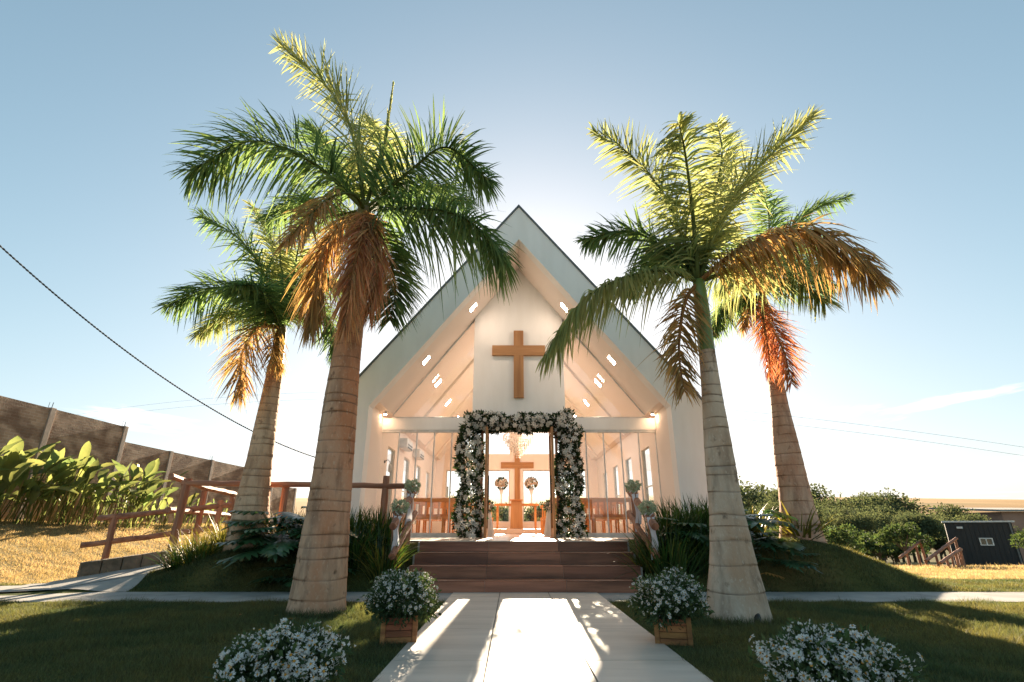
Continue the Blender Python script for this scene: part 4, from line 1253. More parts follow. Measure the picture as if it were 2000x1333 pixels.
d = 6.05
b3 = at(1443, 1210, d); b3[2] = 0
palm('royal_palm', 'grey trunked palm with smooth green crownshaft, right of the walkway', b3, d,
     [(0, .345), (.07, .31), (.217, .238), (.388, .186), (.575, .158), (.77, .124), (1, .096)], T3, (1364, 548), (686, (.098, .092, .07)), [
    ([(1352, 410, d-.25), (1338, 300, d-.5), (1325, 238, d-1.0)], 'frondy', dict(L=.60, g=.55, n=125, up=(0, 1, .5))),
    ([(1298, 385, d), (1228, 300, d), (1160, 258, d)], 'frondy', dict(L=.55, g=.12)),
    ([(1418, 410, d), (1490, 318, d-.1), (1585, 230, d-.2)], 'frondy', dict(L=.58, g=.22)),
    ([(1285, 478, d+.4), (1215, 452, d+.6), (1140, 470, d+.8)], 'frond', dict(L=.52, g=.3)),
    ([(1280, 528, d-.3), (1150, 578, d-.5), (1066, 695, d-.5)], 'frondy', dict(L=.40, g=.95, plum=.3, n=140)),
    ([(1455, 482, d-.4), (1590, 452, d-.7), (1722, 545, d-.8)], 'frondb', dict(L=.42, g=.95, plum=.35, curl=.1, n=150, rk='rachisd')),
    ([(1338, 590, d-.1), (1326, 680, d-.15), (1336, 765, d-.15)], 'frondb', dict(L=.30, g=.7, curl=.2, n=90, rk='rachisd', up=(0, -1, .1))),
    ([(1460, 520, d+.5), (1530, 520, d+.9), (1610, 590, d+1.1)], 'frondy', dict(L=.55, g=.55)),
    ([(1395, 400, d+.5), (1410, 300, d+.9), (1400, 240, d+1.2)], 'frondy', dict(L=.55, g=.25)),
    ([(1310, 500, d+.6), (1270, 510, d+1.0), (1225, 570, d+1.3)], 'frond', dict(L=.45, g=.5)),
 ], 13, 'shaft')

d = 9.7
b4 = at(1567, 1062, d); b4[2] = float(terrain(b4[0], b4[1]))
palm('royal_palm', 'palm with a drooping red dead frond on the right mound', b4, d,
     [(0, .39), (.06, .35), (.22, .285), (.5, .228), (.79, .157), (1, .125)], T4, (1488, 578), (730, (.12, .105, .08)), [
    ([(1530, 470, d), (1590, 410, d-.1), (1655, 385, d-.2)], 'frond', dict(L=.55, g=.3)),
    ([(1508, 640, d-.4), (1532, 690, d-.5), (1545, 748, d-.5)], 'frondr', dict(L=.46, g=.25, plum=.45, curl=.1, rk='rachisd', up=(0, -1, .2), n=130, w=.022, fwd=.9)),
    ([(1490, 620, d-.45), (1500, 680, d-.55), (1505, 735, d-.55)], 'frondr', dict(L=.30, g=.5, plum=.5, curl=.12, rk='rachisd', up=(0, -1, .2), n=90, w=.022, fwd=1.2)),
    ([(1450, 585, d), (1415, 600, d), (1392, 650, d)], 'frond', dict(L=.42, g=.6)),
    ([(1545, 540, d-.2), (1585, 520, d-.3), (1618, 560, d-.4)], 'frond', dict(L=.55, g=.5)),
    ([(1500, 480, d+.3), (1500, 410, d+.5), (1475, 350, d+.7)], 'frond', dict(L=.6, g=.3)),
    ([(1455, 500, d+.3), (1425, 450, d+.5), (1390, 430, d+.7)], 'frond', dict(L=.5, g=.4)),
    ([(1535, 500, d+.4), (1570, 470, d+.7), (1630, 480, d+.9)], 'frond', dict(L=.55, g=.4)),
    ([(1470, 600, d-.3), (1450, 640, d-.4), (1440, 700, d-.4)][:2], 'frondb', dict(L=.3, g=.8, n=50, rk='rachisd')),
    ([(1470, 545, d-.6), (1440, 540, d-1.0), (1410, 570, d-1.2)], 'frondy', dict(L=.45, g=.5)),
 ], 14, 'shaftb')
# ------------------------------------------------------------------ strap leaved clumps
def gz(x, y): return float(terrain(np.array([x]), np.array([y]))[0])
def strap_clump(x, y, n, L, r0, mk, label, w=.022, spread=.55, droop=.5, name='strap_leaf_clump', z=None, rx=1.0, yel=0.0, group=None):
    rg = np.random.default_rng(int(abs(x*977 + y*131)) + n)
    z0 = gz(x, y) - .03 if z is None else z
    t = thing(name, label, 'plant', (x, y, z0), group)
    a = rg.uniform(0, 2*np.pi, n); rr = r0*np.sqrt(rg.random(n))
    B = np.stack([x + rx*rr*np.cos(a), y + rr*np.sin(a)], 1)
    zb = terrain(B[:, 0], B[:, 1]) - .03
    a2 = a + rg.normal(0, .7, n)
    hor = np.stack([np.cos(a2), np.sin(a2)], 1)
    ln = L * rg.uniform(.55, 1.1, n)
    sp = np.abs(rg.normal(spread*.75, spread*.45, n))
    dr = droop * rg.uniform(.4, 1.6, n)
    K = 7; q = np.linspace(0, 1, K)
    P = np.zeros((n, K, 3))
    out = (np.sin(sp)*ln)[:, None]*q + (dr*.35*ln)[:, None]*q**2.2
    P[..., 0] = B[:, 0:1] + hor[:, 0:1]*out; P[..., 1] = B[:, 1:2] + hor[:, 1:2]*out
    P[..., 2] = zb[:, None] + (np.cos(sp)*ln)[:, None]*q - (dr*.42*ln)[:, None]*q**2.6
    tw = rg.normal(0, .5, n)
    W = np.stack([-np.sin(a2 + tw), np.cos(a2 + tw), np.zeros(n)], 1)[:, None].repeat(K, 1)
    wid = (w*rg.uniform(.7, 1.25, n))[:, None]*np.array([.8, 1, 1, .95, .8, .5, .05])[None]
    V, F = strips(P, W, wid)
    mi = np.repeat((rg.random(n) < yel).astype(int), K-1)
    put_np('foliage', V, F, [M[mk], M['strapy']], t, mi=mi)
    return t
LS = 'left of the steps'; RS_ = 'right of the steps'
strap_clump(-2.02, 8.72, 190, .85, .16, 'strap', 'yellow green strap leaved clump beside the left handrail foot', yel=.45, droop=.6)
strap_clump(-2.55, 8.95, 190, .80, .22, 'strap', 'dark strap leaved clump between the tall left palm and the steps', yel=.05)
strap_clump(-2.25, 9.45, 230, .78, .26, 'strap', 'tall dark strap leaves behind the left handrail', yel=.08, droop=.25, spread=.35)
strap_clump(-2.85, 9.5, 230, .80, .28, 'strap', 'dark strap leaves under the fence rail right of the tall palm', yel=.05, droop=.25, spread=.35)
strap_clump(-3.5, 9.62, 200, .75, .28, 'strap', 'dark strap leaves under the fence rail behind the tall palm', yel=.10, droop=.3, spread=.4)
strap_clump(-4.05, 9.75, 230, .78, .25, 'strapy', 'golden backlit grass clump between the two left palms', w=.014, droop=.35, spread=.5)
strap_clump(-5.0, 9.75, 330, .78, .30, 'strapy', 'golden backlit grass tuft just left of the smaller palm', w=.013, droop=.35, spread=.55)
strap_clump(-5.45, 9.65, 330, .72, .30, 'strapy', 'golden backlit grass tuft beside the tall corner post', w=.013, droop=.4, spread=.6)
strap_clump(-5.2, 9.35, 260, .60, .26, 'strap', 'dark grass tuft spilling over the left mound edge', w=.013, droop=.7, spread=.7, yel=.1)
strap_clump(-5.62, 9.45, 200, .55, .18, 'strap', 'dark grass tuft at the foot of the corner post', w=.013, droop=.7, spread=.7, yel=.15)
strap_clump(2.42, 8.62, 330, 1.02, .24, 'strap', 'big green strap leaved clump in front of the right handrail', yel=.06, droop=.38, spread=.45)
strap_clump(2.18, 8.85, 110, .95, .10, 'strap', 'thin strap leaves arching over the right end of the steps', yel=.25, droop=.8, spread=.7)
strap_clump(2.75, 9.3, 230, .82, .28, 'strap', 'dark strap leaves behind the right handrail', yel=.05, droop=.3, spread=.4)
strap_clump(3.25, 9.55, 240, .85, .28, 'strap', 'tall dark strap leaves against the right chapel wall', yel=.04, droop=.25, spread=.35)
strap_clump(3.75, 9.5, 220, .85, .28, 'strap', 'dark strap leaves behind the grey palm trunk', yel=.04, droop=.25, spread=.35)
strap_clump(3.0, 8.85, 180, .70, .22, 'strap', 'low dark strap leaves left of the grey palm trunk', yel=.05)
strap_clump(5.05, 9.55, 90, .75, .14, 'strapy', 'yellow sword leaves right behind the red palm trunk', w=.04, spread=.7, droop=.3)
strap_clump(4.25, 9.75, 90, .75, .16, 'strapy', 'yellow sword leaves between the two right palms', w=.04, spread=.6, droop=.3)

# ------------------------------------------------------------------ lobed leaf plants (each leaf a part)
def lobed_leaf(base, az, el, stalk, size, rg):
    """stalk + deeply lobed blade, world coordinates"""
    base = np.array(base, float)
    h = np.array([math.cos(az), math.sin(az), 0]); up = np.array([0, 0, 1.])
    S = np.cross(up, h)
    q = np.linspace(0, 1, 7)
    d0 = h*math.cos(el) + up*math.sin(el)
    st = base + d0*stalk*q[:, None] + (h*.12*stalk - up*.10*stalk)*(q[:, None]**2)
    tip_dir = unit(h*.85 + up*(.15 - .45*rg.random()))
    nrm_ = unit(np.cross(tip_dir, S)) * -1
    if nrm_[2] < 0: nrm_ = -nrm_
    parts = []
    Wst = np.repeat(S[None], 7, 0)
    parts.append(strips(st[None], Wst[None], np.full((1, 7), .012)))
    parts.append(strips(st[None], np.repeat(nrm_[None], 7, 0)[None], np.full((1, 7), .012)))
    o = st[-1]
    nl = 6
    K = 5; qq = np.linspace(0, 1, K)
    for i in range(nl):
        f = (i + .3)/nl
        for sd in (-1, 1):
            b = o + tip_dir*size*(f*.80 - .08)
            ang = 1.75 - 1.15*f
            dd = unit(tip_dir*math.cos(ang) + S*sd*math.sin(ang))
            ln = size*(.58 - .25*abs(f - .35))*rg.uniform(.85, 1.1)
            P = b + dd*ln*qq[:, None] - up*(.30*ln)*(qq[:, None]**2) + nrm_*.10*ln*qq[:, None]
            Wd = unit(np.cross(dd, nrm_))
            parts.append(strips(P[None], np.repeat(Wd[None], K, 0)[None], (size*.125*np.array([.85, 1.05, 1.25, .95, .08]))[None]))
    P = o + tip_dir*size*(np.linspace(-.1, 1.05, 6)[:, None]) - up*.22*size*(np.linspace(0, 1, 6)[:, None]**2)
    parts.append(strips(P[None], np.repeat(S[None], 6, 0)[None], (size*np.array([.10, .16, .15, .14, .13, .02]))[None]))
    return merge(parts)
def philo(x, y, n, hgt, size, label, spread=1.0, rad=.14):
    rg = np.random.default_rng(int(abs(x*313 + y*77)) + n)
    z0 = gz(x, y)
    t = thing('lobed_leaf_plant', label, 'plant', (x, y, z0))
    for i in range(n):
        az = rg.uniform(0, 2*np.pi); el = rg.uniform(.35, 1.35)
        if math.sin(az) > .5 and rg.random() < .6: az = -az
        b = (x + rg.normal(0, rad), y + rg.normal(0, rad*.6), z0 - .02)
        V, F = lobed_leaf(b, az, el, hgt*rg.uniform(.55, 1.1)*(.55 + .45*math.sin(el)), size*rg.uniform(.75, 1.15), rg)
        put_np('leaf', V, F, M['philo'], t)
    return t
philo(-3.55, 8.95, 24, .85, .52, 'tall dark lobed leaf plant left of the tall palm trunk', rad=.22)
philo(-3.95, 9.25, 18, .80, .50, 'lobed leaf plant reaching across the smaller left palm')
philo(-3.10, 8.62, 22, .42, .36, 'low lobed leaf plant on the left mound edge by the path', rad=.2)
philo(-2.95, 9.1, 18, .65, .40, 'lobed leaf plant peeping out behind the tall palm trunk')
philo(3.78, 9.05, 22, .72, .48, 'lobed leaf plant right of the grey palm trunk', rad=.2)
philo(4.15, 8.80, 20, .48, .36, 'low lobed leaf plant spilling onto the right mound')
philo(3.1, 9.0, 14, .55, .36, 'lobed leaf plant left behind the grey palm trunk')
# one yellowed leaf
rg = np.random.default_rng(5)
V, F = lobed_leaf((3.72, 8.55, .22), -.5, .4, .16, .24, rg)
M['yleaf'] = mat('yellowed_leaf', (0.52, 0.27, 0.06), 0.6, (0.40, 0.18, 0.04), 8, trans=.3)
yl = put_np('fallen_leaf', V, F, M['yleaf'], origin=(3.72, 8.55, .22)); tag(yl, 'yellowed lobed leaf drooping on the right mound', 'leaf')
def dry_leaf(px, py, z, label, s=.07):
    cx, cy = (px-1000)/1000, (py-666.5)/1000
    t = (z - CAM_H)/(SP - cy*CP); p = np.array([cx*t, (CP + cy*SP)*t, z + .02])
    parts = []
    for k in range(4):
        a = random.random()*6; dd = np.array([math.cos(a), math.sin(a), .15])
        q = np.linspace(0, 1, 4)[:, None]
        P = p + dd*s*(q - .3) + np.array([0, 0, 1])*s*.35*(q - .5)**2
        parts.append(strips(P[None], np.repeat(unit(np.array([-dd[1], dd[0], .3]))[None], 4, 0)[None], s*np.array([[.2, .5, .45, .05]])))
    V, F = merge(parts)
    tag(put_np('fallen_leaf', V, F, M['yleaf'], origin=tuple(p)), label, 'leaf')
dry_leaf(568, 1214, 0.0, 'curled orange dry leaf on the grass at the tall palm foot', .10)
dry_leaf(538, 1207, 0.0, 'small dry leaf on the grass left of the tall palm foot', .06)
dry_leaf(1597, 1079, .53, 'curled orange leaf below the red palm trunk', .09)
dry_leaf(468, 1205, 0.0, 'tiny dry leaf on the dark lawn at left', .04)

# ------------------------------------------------------------------ banana-like plants along the wall
def paddle_leaf(base, az, el, stalk, L, W_, rg):
    base = np.array(base, float); h = np.array([math.cos(az), math.sin(az), 0]); up = np.array([0, 0, 1.])
    d0 = unit(h*math.cos(el) + up*math.sin(el)); S = unit(np.cross(up, h) + rg.normal(0, .35, 3)); S = unit(S - (S@d0)*d0)
    nn = np.cross(d0, S); nn = nn if nn[2] > 0 else -nn
    q = np.linspace(0, 1, 6)[:, None]
    st = base + unit(up*1.0 + h*.30)*stalk*q
    parts = [strips(st[None], np.repeat(S[None], 6, 0)[None], np.full((1, 6), .024)),
             strips(st[None], np.repeat(nn[None], 6, 0)[None], np.full((1, 6), .024))]
    o = st[-1]; K = 9; q = np.linspace(0, 1, K)
    dr = rg.uniform(.05, .40)
    mid = o + d0*L*q[:, None] - up*(dr*L)*(q[:, None]**2.2)
    half = W_*.5*np.array([.12, .62, .9, 1, 1, .93, .76, .46, .03])
    ed = .32 + .15*rg.random()
    wav = rg.normal(0, .012, (K, 1))
    lft = mid + S*half[:, None] + nn*(half[:, None]*ed + wav); rgt = mid - S*half[:, None] + nn*(half[:, None]*ed - wav)
    V = np.stack([lft, mid, rgt], 1).reshape(-1, 3)
    b = np.arange(K-1)*3
    F = np.concatenate([np.stack([b, b+1, b+4, b+3], 1), np.stack([b+1, b+2, b+5, b+4], 1)])
    parts.append((V, F))
    return merge(parts)
def heliconia(x, y, n, hgt, L, label, rad=.36):
    rg = np.random.default_rng(int(abs(x*911 + y*57)) + n)
    z0 = gz(x, y)
    t = thing('paddle_leaf_clump', label, 'plant', (x, y, z0))
    for i in range(n):
        az = rg.uniform(-1.2, 1.2) if rg.random() < .5 else rg.uniform(0, 2*np.pi)
        el = rg.uniform(.55, 1.5) if rg.random() < .75 else rg.uniform(.1, .6)
        b = (x + rg.normal(0, rad*.6), y + rg.normal(0, rad), z0 - .03)
        V, F = paddle_leaf(b, az, el, hgt*rg.uniform(.25, .80), L*rg.uniform(.45, 1.12), L*rg.uniform(.19, .29), rg)
        o = put_np('leaf', V, F, M['heli'], t, smooth=True)
    for i in range(n//3):
        m = MB()
        bx, by = x + rg.normal(0, rad*.7), y + rg.normal(0, rad)
        m.tube([(bx, by, z0 - .03), (bx + rg.normal(.05, .06), by + rg.normal(0, .05), z0 + hgt*rg.uniform(.35, .6))], .014, 5)
        m.build('stalk', M['helis'], t)
hl = [(-11.75, 11.5, 22, 1.85, 1.08, 'paddle leaved clump at the far left edge below the wall'),
      (-11.75, 12.4, 24, 1.72, 1.02, 'paddle leaved clump before the first wall post at left'),
      (-11.7, 13.3, 24, 1.85, 1.0, 'paddle leaved clump right of the first wall post'),
      (-11.65, 14.1, 24, 1.80, 1.0, 'paddle leaved clump under the middle of the first full wall panel'),
      (-11.5, 15.0, 24, 1.72, .95, 'paddle leaved clump left of the second wall post'),
      (-11.25, 15.9, 26, 1.95, .95, 'tall yellow lit paddle leaved clump by the second wall post'),
      (-11.6, 17.8, 16, .95, .70, 'low paddle leaved clump behind the lower log rail'),
      (-11.4, 18.9, 16, 1.02, .70, 'low paddle leaved clump by the third wall post'),
      (-11.2, 20.0, 14, .95, .64, 'low paddle leaved clump beside the tall corner post')]
for a in hl: heliconia(*a)

# ------------------------------------------------------------------ daisy planters
def daisy_mesh(npet, lift, seed, ln=.98):
    rg = np.random.default_rng(seed)
    V, F, mi = [], [], []
    for k in range(npet):
        a = 2*np.pi*k/npet + rg.normal(0, .08); up_ = lift + rg.normal(0, .12)
        d = np.array([np.cos(a), np.sin(a), up_]); d = d/np.linalg.norm(d)*rg.uniform(.85, 1.08); s = np.array([-np.sin(a), np.cos(a), 0])
        o = len(V)
        V += [d*.22, d*.62 + s*.15, d*ln + s*.07 - np.array([0, 0, .05]), d*ln - s*.07 - np.array([0, 0, .05]), d*.62 - s*.15]
        F += [(o, o+1, o+2), (o, o+2, o+3), (o, o+3, o+4)]; mi += [0]*3
    o = len(V); V.append(np.array([0, 0, .22]))
    for k in range(8):
        a = 2*np.pi*k/8; V.append(np.array([.27*np.cos(a), .27*np.sin(a), .10]))
    for k in range(8): F.append((o, o+1+k, o+1+(k+1) % 8)); mi.append(1)
    return np_mesh('daisy', np.array(V), F, [M['petal'], M['disc']], mi)
DAISIES = [daisy_mesh(13, .15, 1), daisy_mesh(12, .35, 2), daisy_mesh(14, .0, 3), daisy_mesh(11, .9, 4, .8), daisy_mesh(9, 2.2, 5, .7), daisy_mesh(13, -.25, 6)]
def blump(a, b, c, k):
    return 1 + .12*np.sin(a*5 + k)*np.sin(b*4 + 2*k) + .10*np.sin(c*6 + a*4 + k) + .07*np.sin(a*11 + b*9 + k)
def daisy_planter(x, y, rot, R_, H_, nfl, label, seed, fs=(.015, .025)):
    rg = np.random.default_rng(seed)
    t = thing('daisy_planter', label, 'planter', (x, y, 0), 'planters along the walkway')
    c_, s_ = math.cos(rot), math.sin(rot)
    def loc(px, py, pz): return (x + px*c_ - py*s_, y + px*s_ + py*c_, pz)
    def bx(name, x0, x1, y0, y1, z0, z1, m_, bevel=.004):
        m = MB().box(x0, x1, y0, y1, z0, z1)
        m.v = [loc(*p) for p in m.v]
        return m.build(name, m_, t, bevel=bevel)
    h = .128; H0 = .205
    for sx in (-1, 1):
        for sy_ in (-1, 1):
            bx('corner_post', sx*h - .020, sx*h + .020, sy_*h - .020, sy_*h + .020, .0, H0 + .012, M['planter'])
    nb = 4
    for k in range(nb):
        z0, z1 = .012 + (H0-.014)*k/nb + .002, .012 + (H0-.014)*(k+1)/nb - .002
        for sd in (-1, 1):
            bx('board', -h+.021, h-.021, sd*h - .009, sd*h + .009, z0, z1, M['planter'], .002)
            bx('board', sd*h - .009, sd*h + .009, -h+.021, h-.021, z0, z1, M['planter'], .002)
    bx('soil', -h+.012, h-.012, -h+.012, h-.012, .03, H0 - .03, M['soil'], 0)
    C = np.array([x, y, H0 + H_*.36]); ax = np.array([R_, R_, H_*.62])
    nl = 5200
    dv = sphere_dirs(nl, -.75)
    lump = blump(dv[:, 0], dv[:, 1], dv[:, 2], seed)*(1 + .10*rg.normal(0, 1, nl).clip(-1, 1.6))
    P = C + dv*(rg.uniform(.10, 1, nl)**.45 * lump)[:, None]*ax
    low = P[:, 2] < H0 + .01
    P[low, :2] = C[:2] + (P[low, :2] - C[:2])*1.0
    V, F = leaf_quads(P, dv + rg.normal(0, .6, dv.shape), rg.uniform(.022, .05, nl), .45)
    tag(put_np('foliage', V, F, M['bush'], t), kind='stuff')
    st = MB()
    for k in range(26):
        d0 = sphere_dirs(1, .2)[0]
        st.tube([(x + rg.normal(0, .04), y + rg.normal(0, .04), H0 - .04), tuple(C + d0*ax*.8)], .003, 4)
    st.build('stems', M['bush'], t)
    dv = sphere_dirs(1500, -.35); dv = dv[rg.random(1500) < np.clip(.15 + .9*(dv[:, 2] + .3), .05, 1)]
    P = C + dv*ax*(blump(dv[:, 0], dv[:, 1], dv[:, 2], seed)*rg.uniform(.90, 1.06, len(dv)))[:, None]
    tag(put_np('small_blossoms', *leaf_quads(P, dv + np.array([0, -.2, .4]) + rg.normal(0, .5, dv.shape), rg.uniform(.7, 1.5, len(P))*fs[0]*.95, .8), M['petal'], t), kind='stuff')
    dv = sphere_dirs(nfl*4, -.55)
    w = np.clip(.22 + .85*(dv[:, 2] + .35), .08, 1) * np.where(dv[:, 1] > .45, .25, 1)
    dv = dv[rg.random(len(dv)) < w][:nfl]
    for dd in dv:
        lp = float(blump(dd[0], dd[1], dd[2], seed))
        p = C + dd*ax*lp*(rg.uniform(.88, 1.08) + (rg.random() < .10)*rg.uniform(.05, .22))
        nd = unit(dd + np.array([0, -.25, .35]) + rg.normal(0, .28, 3))
        place('daisy', DAISIES[min(int(rg.random()*6.5), 5)], t, tuple(p - np.array(t.location)), quat_to(nd, rg.random()*6), rg.uniform(*fs))
    return t
daisy_planter(-.955, 4.93, .15, .29, .34, 298, 'wooden planter of white daisies left of the walkway near the steps', 31, fs=(.012, .019))
daisy_planter(1.345, 4.86, -.25, .275, .33, 298, 'wooden planter of white daisies right of the walkway near the steps', 32, fs=(.012, .019))
daisy_planter(-1.065, 2.72, .1, .255, .25, 290, 'nearest bush of white daisies at the bottom left of the photo', 33)
daisy_planter(1.46, 2.70, -.1, .285, .255, 298, 'nearest bush of white daisies at the bottom right of the photo', 34)

# ------------------------------------------------------------------ garden spot lamp at the right palm
sp_ = at(1478, 1214, 5.75)
g = thing('garden_spotlight', 'small black garden spotlight at the foot of the grey palm', 'lamp', (sp_[0], 5.72, 0))
X, Y = sp_[0], 5.72
MB().tube([(X, Y, -.02), (X, Y, .05)], .012, 6).build('spike', M['black'], g)
MB().tube([(X-.02, Y-.03, .03), (X+.01, Y+.02, .065), (X+.03, Y+.05, .09)], [.028, .034, .02], 12).build('head', M['black'], g, smooth=False)

# ------------------------------------------------------------------ small bushes and trees beyond the right mound
def crown_mesh(name, blobs, nleaf, size, asp, m_, rg, flat=.8):
    parts = []
    for (c, r) in blobs:
        k = max(12, int(nleaf * r*r / sum(b[1]**2 for b in blobs)))
        dv = sphere_dirs(k, -.8)
        P = np.array(c) + dv*(rg.uniform(.25, 1, k)**.4)[:, None]*r*np.array([1, 1, flat])
        parts.append(leaf_quads(P, dv + rg.normal(0, .7, dv.shape), rg.uniform(.6, 1.3, k)*size, asp))
    V, F = merge(parts)
    return np_mesh(name, V, F, m_)
def make_tree_meshes(seed, H, Rr, nb, nleaf, leaf, m_):
    rg = np.random.default_rng(seed)
    tr = MB(); th = H*.45
    lean = rg.normal(0, .04, 2)
    tr.tube([(0, 0, -.4), (lean[0]*th*.5, lean[1]*th*.5, th*.5), (lean[0]*th, lean[1]*th, th)], [H*.026, H*.020, H*.015], 8)
    blobs = []
    for i in range(nb):
        a = rg.uniform(0, 2*np.pi); el = rg.uniform(-.15, 1.3)
        rr = Rr*rg.uniform(.35, .85)
        c = np.array([rr*math.cos(a)*math.cos(el*.8), rr*math.sin(a)*math.cos(el*.8), H*.60 + H*.30*math.sin(el)*rg.uniform(.7, 1.1)])
        blobs.append((c, Rr*rg.uniform(.22, .40)))
        if i % 2 == 0:
            tr.tube([(lean[0]*th, lean[1]*th, th*rg.uniform(.7, 1)), tuple(c*.55 + np.array([0, 0, th*.45])), tuple(c)], [H*.012, H*.008, H*.003], 5)
    cm_ = crown_mesh('crown', blobs, nleaf, leaf, .7, m_, rg)
    t_ = bpy.data.meshes.new('trunk'); t_.from_pydata(tr.v, [], tr.f); t_.materials.append(M['bark']); t_.update()
    return t_, cm_
TM = [make_tree_meshes(50 + k, 10, 4.6 + .5*(k % 3), 26 + 5*k, 4200, .36, M['treeleaf']) for k in range(5)]
SH = [make_tree_meshes(80 + k, 3, 1.7, 16, 1900, .20, M['bush']) for k in range(3)]
def tree(x, y, s, k, name, label, cat, group=None, zoff=0, src=None, rot=None):
    src = src or TM
    t = thing(name, label, cat, (x, y, gz(x, y) + zoff), group)
    a = random.random()*6.28 if rot is None else rot
    for nm, me in zip(('trunk', 'crown'), src[k % len(src)]):
        place(nm, me, t, (0, 0, 0), (0, 0, a), (s, s, s*random.uniform(.9, 1.1)))
    return t
p = at(1642, 1045, 15); tree(p[0], 15, .36, 0, 'shrub', 'round green shrub just beyond the right mound crest', 'shrub', src=SH)
p = at(1774, 1090, 21)
tree(p[0], 21, .50, 1, 'staked_tree', 'small staked tree with round crown behind the log rails', 'tree', src=SH)
p = at(2032, 1085, 24); tree(p[0], 24, .55, 2, 'shrub', 'yellow green shrub at the right edge beside the black house', 'shrub', src=SH)
rt = random.Random(4)
# wood in the valley: every tree is its own object
WG = 'trees of the valley wood'
k = 0
rows = [(70, 5, 1770, 1850, .60), (105, 6, 1740, 1860, .82), (46, 6, 1440, 1700, .44), (62, 9, 1430, 1780, .62), (80, 12, 1425, 1790, .88), (100, 13, 1430, 1770, 1.15), (124, 14, 1435, 1750, 1.42)]
for (dd, cnt, x0, x1, s) in rows:
    for i in range(cnt):
        px = x0 + (x1-x0)*(i + rt.uniform(.1, .9))/cnt
        y = dd*rt.uniform(.9, 1.1); q = at(px, 1000, y)
        tree(q[0], y, s*rt.uniform(.75, 1.15), rt.randrange(5), 'wood_tree', 'leafy tree in the dense valley wood right of the palms', 'tree', WG); k += 1
for px, y, s, lab in ((1860, 92, .98, 'broad dark tree standing out before the golden field'), (1895, 80, .72, 'dark tree left of the pink building'), (1930, 74, .62, 'small dark tree behind the black house roof')):
    q = at(px, 1000, y); tree(q[0], y, s, rt.randrange(5), 'wood_tree', lab, 'tree')
for i in range(20):
    px = 1480 + 270*(i + rt.random())/20; y = rt.uniform(27, 40)
    q = at(px, 1000, y); tree(q[0], y, rt.uniform(.45, .8), rt.randrange(3), 'shrub', 'wild shrub on the slope below the right mound', 'shrub', 'shrubs on the slope', src=SH)
for i in range(18):
    px = 850 + 330*(i + rt.random())/18; y = rt.uniform(70, 120)
    q = at(px, 1000, y); tree(q[0], y, y/100*rt.uniform(.75, 1.1), rt.randrange(5), 'wood_tree', 'far tree seen through the rear windows of the chapel', 'tree', 'trees behind the chapel')
q = at(1440, 1000, 70); tree(q[0]+1, 70, 1.0, 2, 'wood_tree', 'tallest wood tree peeking out right of the grey palm', 'tree')

# log rails beyond the mound
def ramp_rails(px0, py0, px1, py1, d0, d1, label, two=True):
    a, b = at(px0, py0, d0), at(px1, py1, d1)
    t = thing('log_rail', label, 'railing', tuple(a))
    log([a, b], .05, M['log'], 'rail', t)
    for f in (.30, .72, .95):
        p = a + (b - a)*f
        log([(p[0], p[1], gz(p[0], p[1]) - .15), (p[0], p[1], p[2] + .05)], .042, M['logv'], 'post', t)
ramp_rails(1757, 1090, 1800, 1056, 20, 21, 'sloping log rail below the small staked tree')
ramp_rails(1808, 1096, 1868, 1052, 19, 20, 'upper sloping log rail beside the black house')
ramp_rails(1836, 1100, 1877, 1073, 17.5, 18.2, 'lower sloping log rail nearest the black house')

# black house
M['blackwall'] = mat('black_cladding', (0.018, 0.020, 0.022), 0.6, (0.012, 0.013, 0.015), 2, (3, 3, .3), bump=.1)
ang = math.atan2(28.3, 36.0)
U_ = np.array([math.cos(ang), -math.sin(ang)]); W_ = np.array([math.sin(ang), math.cos(ang)])   # along the front, away from the viewer
P0 = at(1864, 1095, 36.0)[:2]
zt_ = at(1850, 1021, 36.0)[2]; hz = gz(P0[0], P0[1])
def px_of(p):
    zc2 = p[1]*CP + (p[2]-CAM_H)*SP; return 1000 + 1000*p[0]/zc2, 666.5 + 1000*(p[1]*SP - (p[2]-CAM_H)*CP)/zc2
def u_at(px, z):
    return min(np.linspace(0, 14, 1400), key=lambda u: abs(px_of((P0[0]+U_[0]*u, P0[1]+U_[1]*u, z))[0] - px))
def z_at(py, u):
    q = P0 + U_*u
    return min(np.linspace(-4, 6, 1500), key=lambda z: abs(px_of((q[0], q[1], z))[1] - py))
bh = thing('black_house', 'low black clad house with white roof edge and one small window', 'house', (P0[0], P0[1], hz))
def hb(name, u0, u1, v0, v1, z0, z1, m_, parent=None):
    c4 = [P0 + U_*u + W_*v for u, v in ((u0, v0), (u1, v0), (u1, v1), (u0, v1))]
    return MB().add([(c[0], c[1], z0) for c in c4] + [(c[0], c[1], z1) for c in c4],
                    [(0,3,2,1),(4,5,6,7),(0,1,5,4),(1,2,6,5),(2,3,7,6),(3,0,4,7)]).build(name, m_, parent or bh)
LU = u_at(1988, 0.0)
hb('wall', 0, LU, 0, 6, hz - 1.6, zt_, M['blackwall'])
ncl = 14
for i in range(ncl):
    hb('cladding_panel', LU*i/ncl + .012, LU*(i+1)/ncl - .012, -.03, -.002, hz - 1.2, zt_ - .02, M['blackwall'])
hb('roof_edge', -.12, LU + .15, -.15, 6.2, zt_ + .002, zt_ + .10, M['alu'])
ua, ub = u_at(1912, .2), u_at(1939, .2); um = (ua + ub)/2
za, zb = z_at(1066, um), z_at(1051, um); t_ = .06
wfo = hb('window', ua, ub, -.09, -.034, za, za + t_, M['alu'])
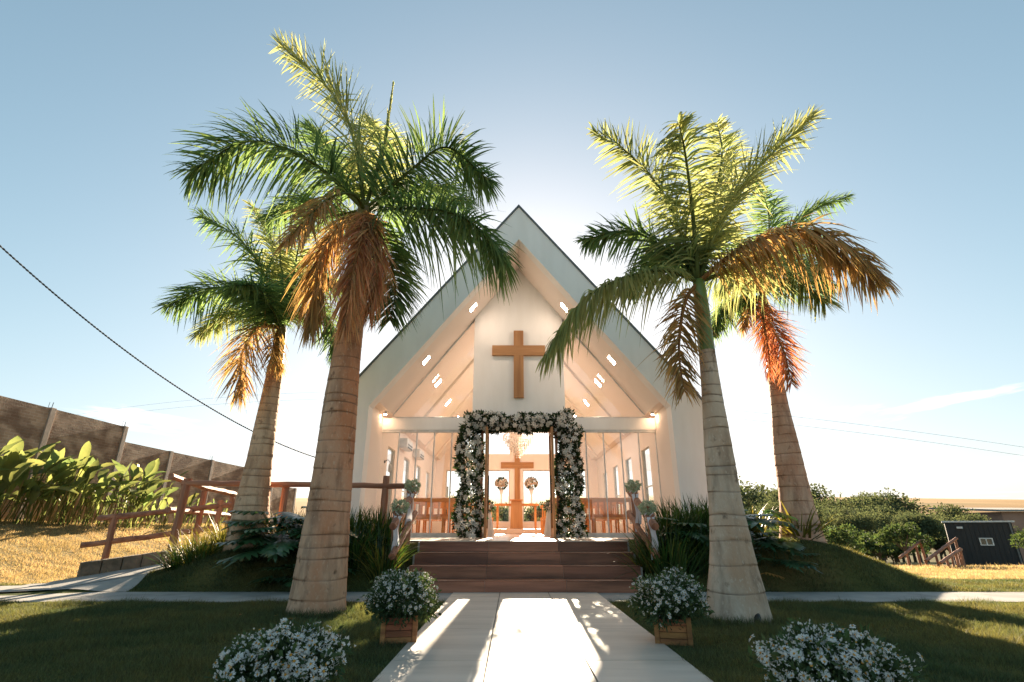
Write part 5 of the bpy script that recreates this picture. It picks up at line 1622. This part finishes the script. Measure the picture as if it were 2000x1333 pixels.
for nm, q in (('frame_bar', (ua, ub, zb - t_, zb)), ('frame_bar', (ua, ua + t_, za + t_, zb - t_)), ('frame_bar', (ub - t_, ub, za + t_, zb - t_)), ('frame_bar', (um - .03, um + .03, za + t_, zb - t_))):
    o = hb(nm, q[0], q[1], -.088, -.036, q[2], q[3], M['alu'])
    w_ = o.location.copy(); o.parent = wfo
M['dglass'] = mat('dark_window_glass', (0.06, 0.08, 0.09), 0.08, spec=.8)
for u0, u1 in ((ua + t_, um - .03), (um + .03, ub - t_)):
    o = hb('pane', u0, u1, -.06, -.045, za + t_, zb - t_, M['dglass']); o.parent = wfo
ul = u_at(1861 + 8, .8); zl_ = z_at(1031, ul)
hb('wall_light', ul, ul + .3, -.2, -.032, zl_ - .06, zl_ + .06, M['alu'])
hb('gutter_pipe', LU - .14, LU - .06, -.11, -.034, hz - 1.0, zt_ - .03, M['roofmetal'])

# pink building far right
M['pink'] = mat('pink_wall', (0.42, 0.24, 0.17), 0.8, (0.36, 0.20, 0.14), .5)
yp = 95; p0, p1 = at(1962, 1022, yp), at(2120, 1000, yp)
pb = thing('pink_building', 'flat pink building with grey roof behind the black house', 'house', (p0[0], yp, gz(p0[0], yp)))
MB().box(p0[0], p1[0], yp, yp+14, gz(p0[0], yp) - 2, p1[2]).build('wall', M['pink'], pb)
rf = MB(); z = p1[2]
rf.add([(p0[0]-1, yp-.8, z+.01), (p1[0]+1, yp-.8, z+.01), (p1[0]+1, yp+15, z+.9), (p0[0]-1, yp+15, z+.9), (p0[0]-1, yp-.8, z+.35), (p1[0]+1, yp-.8, z+.35), (p1[0]+1, yp+15, z+1.2), (p0[0]-1, yp+15, z+1.2)],
       [(0,3,2,1),(4,5,6,7),(0,1,5,4),(1,2,6,5),(2,3,7,6),(3,0,4,7)])
rf.build('roof', M['concrete'], pb)

# ------------------------------------------------------------------ cables
def cable_pts(a, b, sag, n):
    a, b = np.array(a), np.array(b); t = np.linspace(0, 1, n)[:, None]
    P = a + (b - a)*t; P[:, 2] -= (4*sag*t*(1-t))[:, 0]; return P
ca = at(-60, 425, 5.6); cb_ = np.array([CX - HO - .02, 11.2, at(690, 900, 11.2)[2]])
P = cable_pts(ca, cb_, .42, 420)
T_ = unit(np.gradient(P, axis=0)); A_ = unit(np.cross(T_, [0, 0, 1.])); B_ = np.cross(T_, A_)
ph = np.linspace(0, 2*np.pi*75, len(P))[:, None]
fc = thing('twisted_cable', 'twisted black power cable from the upper left to the chapel', 'cable', tuple(cb_))
M['cabg'] = mat('grey_cable', (0.22, 0.22, 0.22), .5)
for k, mm in ((0, 'black'), (1, 'cabg')):
    Q = P + (A_*np.cos(ph + k*np.pi) + B_*np.sin(ph + k*np.pi))*.0065
    MB().tube([tuple(q) for q in Q], .0068, 5).build('strand', M[mm], fc, smooth=True)
plA, plB = [], []
def power_line(pa, pb_, d0, d1, label, sag=1.2):
    P = cable_pts(at(*pa, d0), at(*pb_, d1), sag, 60)
    o = MB().tube([tuple(q) for q in P], .018, 5).build('power_line', M['cabg'], origin=tuple(P[0])); tag(o, label, 'cable', 'far power lines')
power_line((140, 812), (2200, 905), 110, 62, 'upper of the two thin power lines far behind', -7.0)
power_line((120, 826), (2200, 922), 110, 62, 'lower of the two thin power lines far behind', -7.0)
